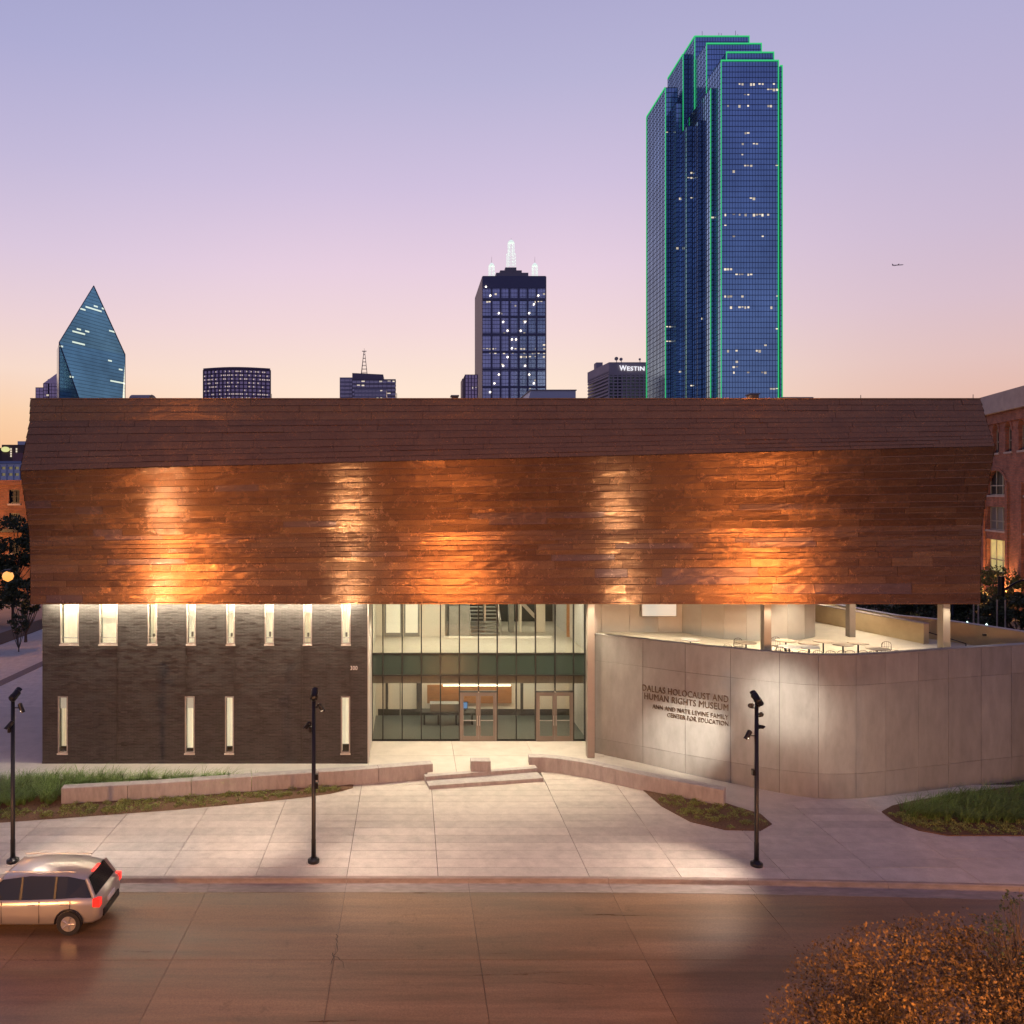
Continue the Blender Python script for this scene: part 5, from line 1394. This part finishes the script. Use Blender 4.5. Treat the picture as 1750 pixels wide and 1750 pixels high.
# --- round-fronted tower
D4 = 760
t4 = thing('round_fronted_tower', 'broad flat-topped purple tower with a gently curved front, left half of the skyline', 'skyscraper', (P(403,0,D4).x,D4,0))
arc = []
for k in range(17):
    u = k/16; x = lerp(346,461,u); arc.append((P(x,0,D4).x, D4-9*sin(pi*min(1,max(0,(u*1.0))))+4))
zt = P(0,630,D4-6).z
m = MB(); m.prism(arc+[(arc[-1][0]-22,D4+50),(arc[0][0],D4+50)], 0, zt); m.build('tower_volume', vio, t4)
bnd = MB(); lt = MB(); rng = random.Random(5)
nf = 16
for k in range(nf):
    z = zt-k*3.6
    for i in range(16):
        a, b = arc[i], arc[i+1]; bnd.add([(a[0],a[1]-.5,z-1.1),(b[0],b[1]-.5,z-1.1),(b[0],b[1]-.5,z),(a[0],a[1]-.5,z),(a[0],a[1],z-1.1),(b[0],b[1],z-1.1),(b[0],b[1],z),(a[0],a[1],z)], [(0,1,2,3),(3,2,6,7),(4,5,1,0)])
        for h in range(2):
            if rng.random() < .42:
                u0, u1 = (h*.5+.08, h*.5+.42); xa, ya = lerp(a[0],b[0],u0), lerp(a[1],b[1],u0)-.06; xb, yb = lerp(a[0],b[0],u1), lerp(a[1],b[1],u1)-.06
                lt.add([(xa,ya,z-2.9),(xb,yb,z-2.9),(xb,yb,z-1.9),(xa,ya,z-1.9)], [(0,1,2,3)])
for i in range(17): bnd.box(arc[i][0]-.5, arc[i][0]+.5, arc[i][1]-.9, arc[i][1], zt-60, zt)
stuff(bnd.build('floor_band', vioband, t4)); stuff(lt.build('lit_window', mat('dim_lit_window', (.5,.4,.4), .6, emit=(1,.8,.62), estr=.55), t4))
MB().prism([(x,y-1.2) for x,y in arc]+[(arc[-1][0]-22,D4+50),(arc[0][0]-.5,D4+50)], zt+.05, zt+1.6).build('roof_rim', vioband, t4)
# --- antenna building
D5 = 700
gry = gridglass('mauve_glass', (.48,.42,.50), .3, .4); gryb = mat('mauve_band', (.17,.13,.17), .6)
lgt = mat('pale_mauve_band', (.35,.31,.38), .6)
t5 = thing('antenna_building', 'low grey-purple office block with a red and white lattice antenna on its roof', 'skyscraper', (P(628,0,D5).x,D5,0))
a, b = P(602,637.5,D5), P(676,648,D5)
boxfacade(t5, a.x, b.x, D5, D5+14, 0, b.z, gry, gryb, 3.6, 4, True, False, 1.3, .3, .06, 85)
MB().add([(a.x,D5-.4,b.z),(P(655,0,D5).x,D5-.4,b.z),(P(655,0,D5).x,D5-.4,P(0,640,D5).z),(a.x,D5-.4,a.z),(a.x,D5+40,b.z),(P(655,0,D5).x,D5+40,b.z),(P(655,0,D5).x,D5+40,P(0,640,D5).z),(a.x,D5+40,a.z)], [(0,1,2,3),(3,2,6,7),(1,5,6,2),(4,0,3,7)]).build('roof_storey', gryb, t5)
a2 = P(581,648,D5+60); 
boxfacade(t5, P(581,0,D5+30).x, a.x, D5+30, D5+60, 0, P(0,645,D5+30).z, gry, lgt, 3.6, 4, True, False, 1.6, .3, .0, 85)
a, b = P(606,664,D5-60), P(628,664,D5-60)
t5b = thing('short_office_block', 'small pale office block standing in front of the antenna building', 'building', (a.x, D5-60, 0))
boxfacade(t5b, a.x, P(660,0,D5-60).x, D5-60, D5-20, 0, a.z, gry, lgt, 3.0, 3, True, False, 1.2, .3, .25, 75)
an = MB(); c = P(622.5,637,D5+20); tp = P(622.5,600,D5+20)
for sx, sy in ((-1,-1),(1,-1),(1,1),(-1,1)): an.tube((c.x+sx*2.6,c.y+sy*2.6,c.z-1),(tp.x+sx*.35,tp.y+sy*.35,tp.z),.28,n=4)
for k in range(6):
    z = lerp(c.z,tp.z,k/6); w = lerp(2.6,.35,k/6)
    an.path([(c.x-w,c.y-w,z),(c.x+w,c.y-w,z),(c.x+w,c.y+w,z),(c.x-w,c.y+w,z),(c.x-w,c.y-w,z)], .2, 4)
an.box(tp.x-2, tp.x+2, tp.y-.3, tp.y+.3, tp.z-.4, tp.z+.2); an.tube(tp, tp+Vector((0,0,2.5)), .15, n=4)
an.build('lattice_antenna', mat('antenna_steel', (.25,.14,.14), .6), t5)
# --- small cylinder-ish block beside the spired tower
D7 = 800
t7 = thing('ribbed_block', 'small dark ribbed tower squeezed against the left side of the spired tower', 'skyscraper', (P(803,0,D7).x,D7,0))
a = P(795,640,D7); b = P(816,640,D7); 
boxfacade(t7, a.x, b.x, D7, D7+30, 0, a.z, vio, vioband, 4, 3, True, False, .5, .9, .35, 95)
a3 = P(790,647,D7+4); MB().box(a3.x, a.x, D7+4, D7+30, 0, a3.z).build('side_volume', brn, t7)
# --- hotel with sign
D10 = 600
t10 = thing('hotel_building', 'grey hotel block with a grid of dark windows and white lettering near its roof', 'skyscraper', (P(1050,0,D10).x,D10,0))
hc = mat('hotel_concrete', (.42,.34,.36), .8, 0, (.1,.1,3)); 
a, b = P(1041,619,D10), P(1112,619,D10)
MB().box(a.x, b.x, D10+.8, D10+40, 0, a.z).build('volume', M['darkglass'], t10)
m = MB(); m.box(a.x, b.x, D10, D10+.8, P(0,641,D10).z, a.z); m.build('top_wall', hc, t10)
fr_ = MB()
for k in range(10): x = lerp(a.x, b.x, k/9.6); fr_.box(x-.45, x+.45, D10, D10+.79, 60, P(0,641,D10).z-.002)
for k in range(12): z = P(0,641+k*5.4,D10).z; fr_.box(a.x, b.x, D10+.02, D10+.78, z-1.5, z-.4)
stuff(fr_.build('window_grid', hc, t10))
s_ = P(1003,636,D10+45)
sm = MB(); x0s, ys = P(1004,0,D10+52).x, D10+52
for k in range(16):
    z = a.z-4-k*2.7
    if k == 0: z = a.z
    sm.add([(a.x-.0,D10,z-1.3 if k else z-9),(x0s,ys,z-1.3 if k else z-9),(x0s,ys,z),(a.x,D10,z)], [(0,1,2,3)])
sm.build('side_wall_band', hc, t10)
MB().add([(a.x+.3,D10+.5,0),(x0s+.5,ys,0),(x0s+.5,ys,a.z-.1),(a.x+.3,D10+.5,a.z-.1)], [(0,1,2,3)]).build('side_volume', M['darkglass'], t10)
MB().add([(a.x,D10,a.z-.02),(b.x,D10,a.z-.02),(b.x,ys,a.z-.02),(x0s,ys,a.z-.02)], [(0,1,2,3)]).build('roof', hc, t10)
q = P(1019,620,D10+40); MB().box(P(1018,0,D10+40).x, P(1029,0,D10+40).x, D10+38, D10+46, a.z-6, q.z).build('lift_tower', hc, t10)
hs = thing('hotel_sign', 'white lit WESTIN lettering on the top of the grey hotel block', 'sign', (P(1080,0,D10).x, D10-.6, P(0,630,D10).z))
wl = mat('white_lit_letter', (.8,.8,.8), .5, emit=(.95,.97,1), estr=.95)
isl, w0, w1 = text_islands('WESTIN', 4.6, .6)
xl, xr = P(1058.5,0,D10).x, P(1101,0,D10).x; zb = P(0,633.5,D10).z
for i, (vs, fs) in enumerate(isl):
    k = 1.28 if i == 0 else 1.0
    MB().add([(xl+(p.x-w0)*(xr-xl)/(w1-w0), D10-.5-p.z, zb+p.y*k*.98) for p in vs], fs).build('letter', wl, hs)
for i, (px, py, r, lb) in enumerate(((1054,613,1.5,'left dish antenna on the hotel roof'),(1062,614,1.3,'dish antenna next to the left one on the hotel roof'),(1094,614,.9,'small dish antenna near the right end of the hotel roof'))):
    c = P(px, py, D10+10); d = thing('dish_antenna', lb, 'antenna', (c.x, D10+10, a.z), 'dish antennas on the hotel roof')
    v = []; 
    m = MB().tube((c.x,c.y+.6,c.z),(c.x-.3,c.y,c.z), r*.55, r, 14); m.build('dish', M['stone'] if i != 1 else hc, d)
    MB().tube((c.x,c.y+.4,a.z),(c.x,c.y+.4,c.z), .25, n=5).build('mast', M['black'], d)
# --- low buildings at the left edge
# brick warehouse
DB = 95
t = thing('brick_warehouse', 'orange-brown brick warehouse at the left edge behind the trees', 'building', (P(20,0,DB).x,DB,0))
x0, x1 = P(-260,0,DB).x, P(62,0,DB).x
zt = P(0,829,DB).z
hl = []
for cxp in (24.5, -34, -92, -150, -208):
    for ya, yb in ((837,860.5),(877,901),(922,946),(968,992)):
        A = P(cxp-9, yb, DB); B = P(cxp+9, ya, DB); hl.append((A.x, B.x, A.z, B.z))
m = MB(); wall_with_holes(m, x0, x1, 0, zt, DB, hl, .5); m.add([(x1,DB,0),(x1,DB+50,0),(x1,DB+50,zt),(x1,DB,zt)], [(0,1,2,3)]); m.add([(x0,DB,zt),(x1,DB,zt),(x1,DB+50,zt),(x0,DB+50,zt)], [(0,1,2,3)])
m.build('wall', M['orange_brick'], t)
MB().box(x0, x1+.4, DB-.35, DB+.2, zt+.002, zt+.6).build('cornice', M['orange_brick'], t)
MB().box(x0, x1+.1, DB-.15, DB-.005, P(0,872,DB).z, P(0,869,DB).z).build('string_course', M['orange_brick'], t)
def sash(t, a, b, c, d, y, lit=False, nx=2, nz=2):
    w = MB(); f_ = .14
    w.box(a,a+f_,y,y+.12,c,d); w.box(b-f_,b,y,y+.12,c,d); w.box(a+f_,b-f_,y,y+.12,c,c+f_); w.box(a+f_,b-f_,y,y+.12,d-f_,d)
    for k in range(1,nx): x = lerp(a,b,k/nx); w.box(x-.05,x+.05,y+.01,y+.1,c+f_,d-f_)
    for k in range(1,nz): z = lerp(c,d,k/nz); w.box(a+f_,b-f_,y+.02,y+.09,z-.04,z+.04)
    o = w.build('window', M['black'], t); MB().box(a+.02,b-.02,y+.13,y+.2,c+.02,d-.02).build('pane', M['lit'] if lit else M['dullglass'], o); return o
for i, (a, b, c, d) in enumerate(hl): sash(t, a, b, c, d, DB+.2)
for (a, b, c, d) in hl: MB().box(a-.15, b+.15, DB-.12, DB-.006, c-.22, c-.003).build('window_sill', M['stone'], t)
# canopy sign band
cz = P(0,903,DB).z; MB().box(x0, P(46,0,DB).x, DB-2.2, DB-.2, cz-.35, cz).build('canopy', M['black'], t)
# white modern building beyond
DW = 170
t = thing('white_panel_building', 'white panelled modern building above the brick warehouse at the left edge', 'building', (P(10,0,DW).x,DW,0))
a, b = P(-150,783,DW), P(36,792,DW)
whm = mat('white_cladding', (.62,.64,.72), .6); blm = mat('blue_grey_joint', (.25,.30,.45), .6)
hl2 = []
for cxp in (29,18,6,-6,-18,-30):
    for ya in (797.5, 808.5): hl2.append((P(cxp-3.6,0,DW).x, P(cxp+3.6,0,DW).x, P(0,ya+4.6,DW).z, P(0,ya,DW).z))
m = MB(); wall_with_holes(m, a.x, b.x, 0, b.z, DW, hl2, .4); m.add([(b.x,DW,0),(b.x,DW+30,0),(b.x,DW+30,b.z),(b.x,DW,b.z)], [(0,1,2,3)]); m.build('wall', whm, t)
MB().box(a.x, b.x, DW+.5, DW+30, 0, b.z-.1).build('volume', M['darkglass'], t)
for h in hl2:
    w = MB(); w.box(h[0],h[0]+.1,DW+.1,DW+.2,h[2],h[3]); w.box(h[1]-.1,h[1],DW+.1,DW+.2,h[2],h[3]); o = w.build('window', M['black'], t)
    MB().box(h[0]+.1,h[1]-.1,DW+.2,DW+.25,h[2],h[3]).build('pane', mat('amber_pane', (.3,.25,.12), .4, emit=(.8,.65,.3), estr=.18), o)
for cxp in (35,23.5,12,0,-12): x = P(cxp,0,DW).x; MB().box(x-.12,x+.12,DW-.06,DW-.004,0,b.z-.3).build('panel_joint', blm, t)
MB().box(a.x, b.x+.2, DW-.25, DW+.1, b.z+.002, b.z+.5).build('roof_edge', blm, t)
MB().box(P(2,0,DW).x, P(30,0,DW).x, DW+5, DW+20, b.z, P(0,774,DW+5).z).build('penthouse', mat('brick_penthouse', (.26,.12,.12), .8), t)
DV = 260
t = thing('brown_hotel_block', 'dark brown block with a round yellow sign at the far left horizon', 'building', (P(20,0,DV).x,DV,0))
bk_ = mat('dark_brown_wall', (.12,.07,.06), .8, 0, (.1,.2,3))
MB().box(P(3,0,DV).x, P(60,0,DV).x, DV, DV+30, 0, P(0,760,DV).z).build('wall', bk_, t)
MB().box(P(-60,0,DV).x, P(3,0,DV).x, DV+2, DV+30, 0, P(0,765,DV).z).build('wall', bk_, t)
MB().box(P(30,0,DV+4).x, P(60,0,DV+4).x, DV+4, DV+20, 0, P(0,754,DV+4).z).build('lift_housing', M['roof_white'], t)
for cxp in (19.2, 28.6):
    for k in range(4):
        z = P(0,766+k*4,DV).z; o = MB().box(P(cxp-.9,0,DV).x, P(cxp+.9,0,DV).x, DV-.3, DV-.01, z-.55, z).build('window', M['lit'], t)
c = P(10,768,DV); sg = thing('round_roof_sign', 'glowing yellow-green oval sign on the dark brown block at the far left', 'sign', (c.x, DV-.6, c.z))
v = [(c.x+1.3*cos(2*pi*k/18), DV-.5, c.z+.85*sin(2*pi*k/18)) for k in range(18)]; v += [(x, DV-.02, z) for x, y, z in v]
MB().add(v, [tuple(range(18))]+[(k,(k+1)%18,18+(k+1)%18,18+k) for k in range(18)]).build('sign_face', mat('yellow_sign', (.6,.6,.2), .5, emit=(.85,.85,.35), estr=.8), sg)

# --- arched brick building at the right
t = thing('arched_brick_building', 'red brick warehouse with tall arched windows at the right edge', 'building', (63.8,85,0))
O = Vector((63.8,85,0)); dv = Vector((.284,.959,0)).normalized(); nv = Vector((-.959,.284,0)).normalized()   # along the facade / outward (towards the camera side)
Hh = CH+168*85/F
def W(u, w, z): q = O+dv*u+nv*w; return (q.x, q.y, z)
def fbox(mb, u0, u1, w0, w1, z0, z1):
    vs = [W(u0,w0,z0),W(u1,w0,z0),W(u1,w1,z0),W(u0,w1,z0),W(u0,w0,z1),W(u1,w0,z1),W(u1,w1,z1),W(u0,w1,z1)]
    mb.add(vs, [(0,1,2,3),(7,6,5,4),(4,5,1,0),(5,6,2,1),(6,7,3,2),(7,4,0,3)]); return mb
def u_of(px):                                            # picture column -> distance along the facade
    s = (px-VX)/F; return (s*O.y-O.x)/(dv.x-s*dv.y)
def z_of(px, py): u = u_of(px); Y = O.y+dv.y*u; return CH-(py-HY)*Y/F
# arrays of openings: polygon openings cut by building the facade from strips
uc = u_of(1702); bay = 9.3
za0, za1 = z_of(1702,978), z_of(1702,922)                # lit window
zb0, zb1 = z_of(1702,906), z_of(1702,866)
zc0, zc1 = z_of(1702,846), z_of(1702,828)                # springing; arch above
ups = []
for k in range(-3, 7):
    c_ = uc-k*bay
    hw = 2.45
    ups.append((c_, hw))
# facade rectangles with rectangular holes in (u,z)
U0, U1 = uc-6.5*bay, uc+3.5*bay
def facade(mb, holes, w):
    us = sorted(set([U0,U1]+[h[0] for h in holes]+[h[1] for h in holes])); zs = sorted(set([0,Hh]+[h[2] for h in holes]+[h[3] for h in holes]))
    for i in range(len(us)-1):
        for j in range(len(zs)-1):
            cu, cz = (us[i]+us[i+1])/2, (zs[j]+zs[j+1])/2
            if any(h[0] < cu < h[1] and h[2] < cz < h[3] for h in holes): continue
            mb.add([W(us[i],w,zs[j]),W(us[i+1],w,zs[j]),W(us[i+1],w,zs[j+1]),W(us[i],w,zs[j+1])], [(0,1,2,3)])
    for a, b, c, d in holes:
        for q in (((a,c),(a,d)),((b,d),(b,c)),((b,c),(a,c)),((a,d),(b,d))):
            (u0_,z0_),(u1_,z1_) = q; mb.add([W(u0_,w,z0_),W(u1_,w,z1_),W(u1_,w-.6,z1_),W(u0_,w-.6,z0_)], [(0,1,2,3)])
hol = []; arches = []
for c_, hw in ups:
    if not (U0+3 < c_ < U1-3): continue
    hol += [(c_-hw, c_+hw, za0, za1), (c_-hw, c_+hw, zb0, zb1)]
    top = zc1+1.55; hol.append((c_-hw, c_+hw, zc0, top)); arches.append((c_, hw, zc0, zc1, top, 2))
    for q in (-1,0,1):
        u_ = c_+q*3.1; s0 = z_of(1720,772); s1 = z_of(1720,737); hol.append((u_-.75, u_+.75, s0, s1+1.0)); arches.append((u_, .75, s0, s1, s1+1.0, 1))
m = MB(); facade(m, hol, 0); 
fbox(m, U0, U1, -.7, -25, 0, Hh-.01)
wl_ = m.build('wall', M['red_brick'], t)
for (u_, hw, zb_, zsp, ztop, n2) in arches:              # spandrels that round the openings
    m = MB(); n = 10; pts = []
    for k in range(n+1):
        a_ = pi-pi*k/n; pts.append((u_+hw*cos(a_), zsp+(ztop-zsp)*sin(a_)))
    for side in (0, 1):
        seg = pts[:n//2+1] if side == 0 else pts[n//2:]
        cu = u_-hw if side == 0 else u_+hw
        for k in range(len(seg)-1):
            m.add([W(cu,-.02,ztop),W(seg[k][0],-.02,seg[k][1]),W(seg[k+1][0],-.02,seg[k+1][1])], [(0,1,2) if side else (0,1,2)])
            m.add([W(seg[k][0],-.02,seg[k][1]),W(seg[k+1][0],-.02,seg[k+1][1]),W(seg[k+1][0],-.5,seg[k+1][1]),W(seg[k][0],-.5,seg[k][1])], [(0,1,2,3)])
    m.build('arch_spandrel', M['red_brick'], wl_)
    ring = MB(); 
    for k in range(n):
        (ua,zA),(ub,zB) = pts[k],pts[k+1]; r1 = 1.0+.32/hw; f1 = lambda uu, zz: (u_+(uu-u_)*r1, zsp+(zz-zsp)*(1+.32/max(.3,ztop-zsp)))
        (uc1,zC),(uc2,zD) = f1(ua,zA), f1(ub,zB)
        ring.add([W(ua,.08,zA),W(ub,.08,zB),W(uc2,.08,zD),W(uc1,.08,zC),W(ua,0,zA),W(ub,0,zB),W(uc2,0,zD),W(uc1,0,zC)], [(0,1,2,3),(3,2,6,7),(0,4,5,1)])
    ring.build('arch_ring', M['red_brick'], wl_)
for h in hol:
    a, b, c, d = h; wide = b-a > 3
    m = MB(); fw = .09; y = -.35
    fbox(m, a, a+fw, y-.08, y, c, d); fbox(m, b-fw, b, y-.08, y, c, d); fbox(m, a, b, y-.08, y, c, c+fw); fbox(m, a, b, y-.08, y, d-fw, d)
    if wide:
        for q in (1/3, 2/3): fbox(m, lerp(a,b,q)-.06, lerp(a,b,q)+.06, y-.07, y+.01, c, d)
    zz = lerp(c, d, .38); fbox(m, a, b, y-.06, y+.02, zz-.06, zz+.06)
    wn = m.build('window', M['frame'], t)
    lit = abs((a+b)/2-uc) < 1 and c < za0+.1
    pm = MB(); fbox(pm, a, b, y-.2, y-.1, c, d); pm.build('pane', mat('lit_shop_window', (.5,.45,.2), .4, emit=(.95,.80,.30), estr=.42, noise=(1.2,.5,4)) if lit else (mat('blind_glass', (.13,.13,.14), .3) if wide and abs(c-zb0) < .1 else M['dullglass']), wn)
    sl_ = MB(); fbox(sl_, a-.15, b+.15, .0, .12, c-.22, c-.01); sl_.build('window_sill', M['stone'], t)
m = MB(); fbox(m, U0, U1, .002, .7, Hh-2.0, Hh+.05); m.build('cornice', M['stone'], t)
m = MB(); fbox(m, U0, U1, .002, .25, Hh-3.1, Hh-2.01); m.build('brick_frieze', M['red_brick'], t)
for c_, hw in ups:
    for s in (-1, 1):
        m = MB(); fbox(m, c_+s*(hw+.55)-.28, c_+s*(hw+.55)+.28, .002, .22, 0, zc1+.2); m.build('pilaster', M['red_brick'], t)
q = W(u_of(1726), .5, z_of(1726,1022)); sc_ = thing('wall_lantern', 'glowing orange wall lantern on the arched brick building', 'lamp', q)
MB().lathe(q, [(.12,-.3),(.2,0),(.14,.25),(.02,.32)], 10).build('lantern', mat('orange_lantern', (.9,.6,.3), .4, emit=(1,.5,.15), estr=12), sc_)
MB().tube(q, W(u_of(1726),0,q[2]), .05, n=5).build('bracket', M['black'], sc_)
lamp('lantern_lamp', 'POINT', W(u_of(1726),1.0,q[2]), None, 2600, (1,.45,.15), sc_, .2)
# traffic signal pole
b0 = P(1711, 1075, 60)
t = thing('traffic_signal_pole', 'dark signal mast with a curved arm behind the terrace, under the lit window', 'signal pole', (b0.x, 60, -.3))
zt = P(0,985,60).z
MB().tube((b0.x,60,-.3),(b0.x,60,zt),.30,.22,10).build('mast', M['black'], t)
pts = [(b0.x+.2,60,P(0,1008,60).z)]+[(b0.x+.3+.35*k, 60-.05*k, P(0,1008,60).z+.75*sin(min(1,k/4)*pi/2)) for k in range(1,9)]
MB().path(pts, .07, 6).build('arm', M['black'], t)
for px, lb in ((1664,'slim pale lamp post seen just below the copper corner'),(1672,'second slim pale lamp post below the copper corner'),(1704,'slim pale lamp post left of the signal mast'),(1718,'slim pale lamp post right of the signal mast')):
    b0 = P(px, 1080, 57); t = thing('slim_post', lb, 'post', (b0.x,57,-.3), 'slim posts behind the terrace')
    MB().tube((b0.x,57,-.3),(b0.x,57,P(0,1025,57).z),.06,.05,6).build('shaft', M['steel'], t); MB().lathe((b0.x,57,-.3), [(.14,0),(.1,.1)], 8).build('base', M['black'], t)
for px, py, lb in ((1653,1066,'small bright garden light, left one above the far parapet'),(1686,1070,'small bright garden light, right one above the far parapet')):
    c = P(px, py, 50); t = thing('garden_light', lb, 'lamp', (c.x,50,-.3), 'garden lights beyond the parapet')
    MB().tube((c.x,50,-.3),(c.x,50,c.z-.1),.04,n=6).build('post', M['black'], t); MB().lathe((c.x,50,c.z-.1), [(.05,0),(.12,.08),(.02,.26)], 8).build('lens', mat('garden_lens', (.8,1,.9), .4, emit=(.7,1,.85), estr=3), t)

# dark low block that closes the view behind the right trees
t = thing('distant_brick_row', 'long dark row of low buildings behind the trees under the copper roof edge', 'building', (50,120,0))
m = MB(); m.box(34, 62, 112, 130, -.3, 9); m.build('wall', bk_, t)
for k in range(7): MB().box(35.5+k*3.8, 37.5+k*3.8, 111.9, 111.99, 2+(k%2), 4.2+(k%2)).build('window', M['darkglass'], t)

# passing aircraft low over the right horizon
c = P(1534, 453, 3000)
t = thing('aircraft', 'tiny distant aircraft in the empty sky right of the green-edged tower', 'aircraft', tuple(c))
m = MB(); m.tube(c+Vector((-20,0,-1)), c+Vector((18,0,1)), 1.6, 1.6, 8); m.tube(c+Vector((18,0,1)), c+Vector((23,0,1.4)), 1.6, .3, 8); m.build('fuselage', M['stone'], t)
MB().add([tuple(c+Vector(v)) for v in ((-3,-1,-.5),(4,-1,-.2),(-4,-17,.8),(-6,-17,.8),(-3,1,-.5),(4,1,-.2),(-4,17,.8),(-6,17,.8))], [(0,1,2,3),(4,7,6,5)]).build('wing', M['stone'], t)
MB().add([tuple(c+Vector(v)) for v in ((-20,-.3,.3),(-15,-.3,.6),(-19,-.3,5),(-22,-.3,5),(-20,.3,.3),(-15,.3,.6),(-19,.3,5),(-22,.3,5))], [(0,1,2,3),(7,6,5,4),(1,5,6,2),(0,3,7,4),(2,6,7,3)]).build('tail_fin', M['stone'], t)
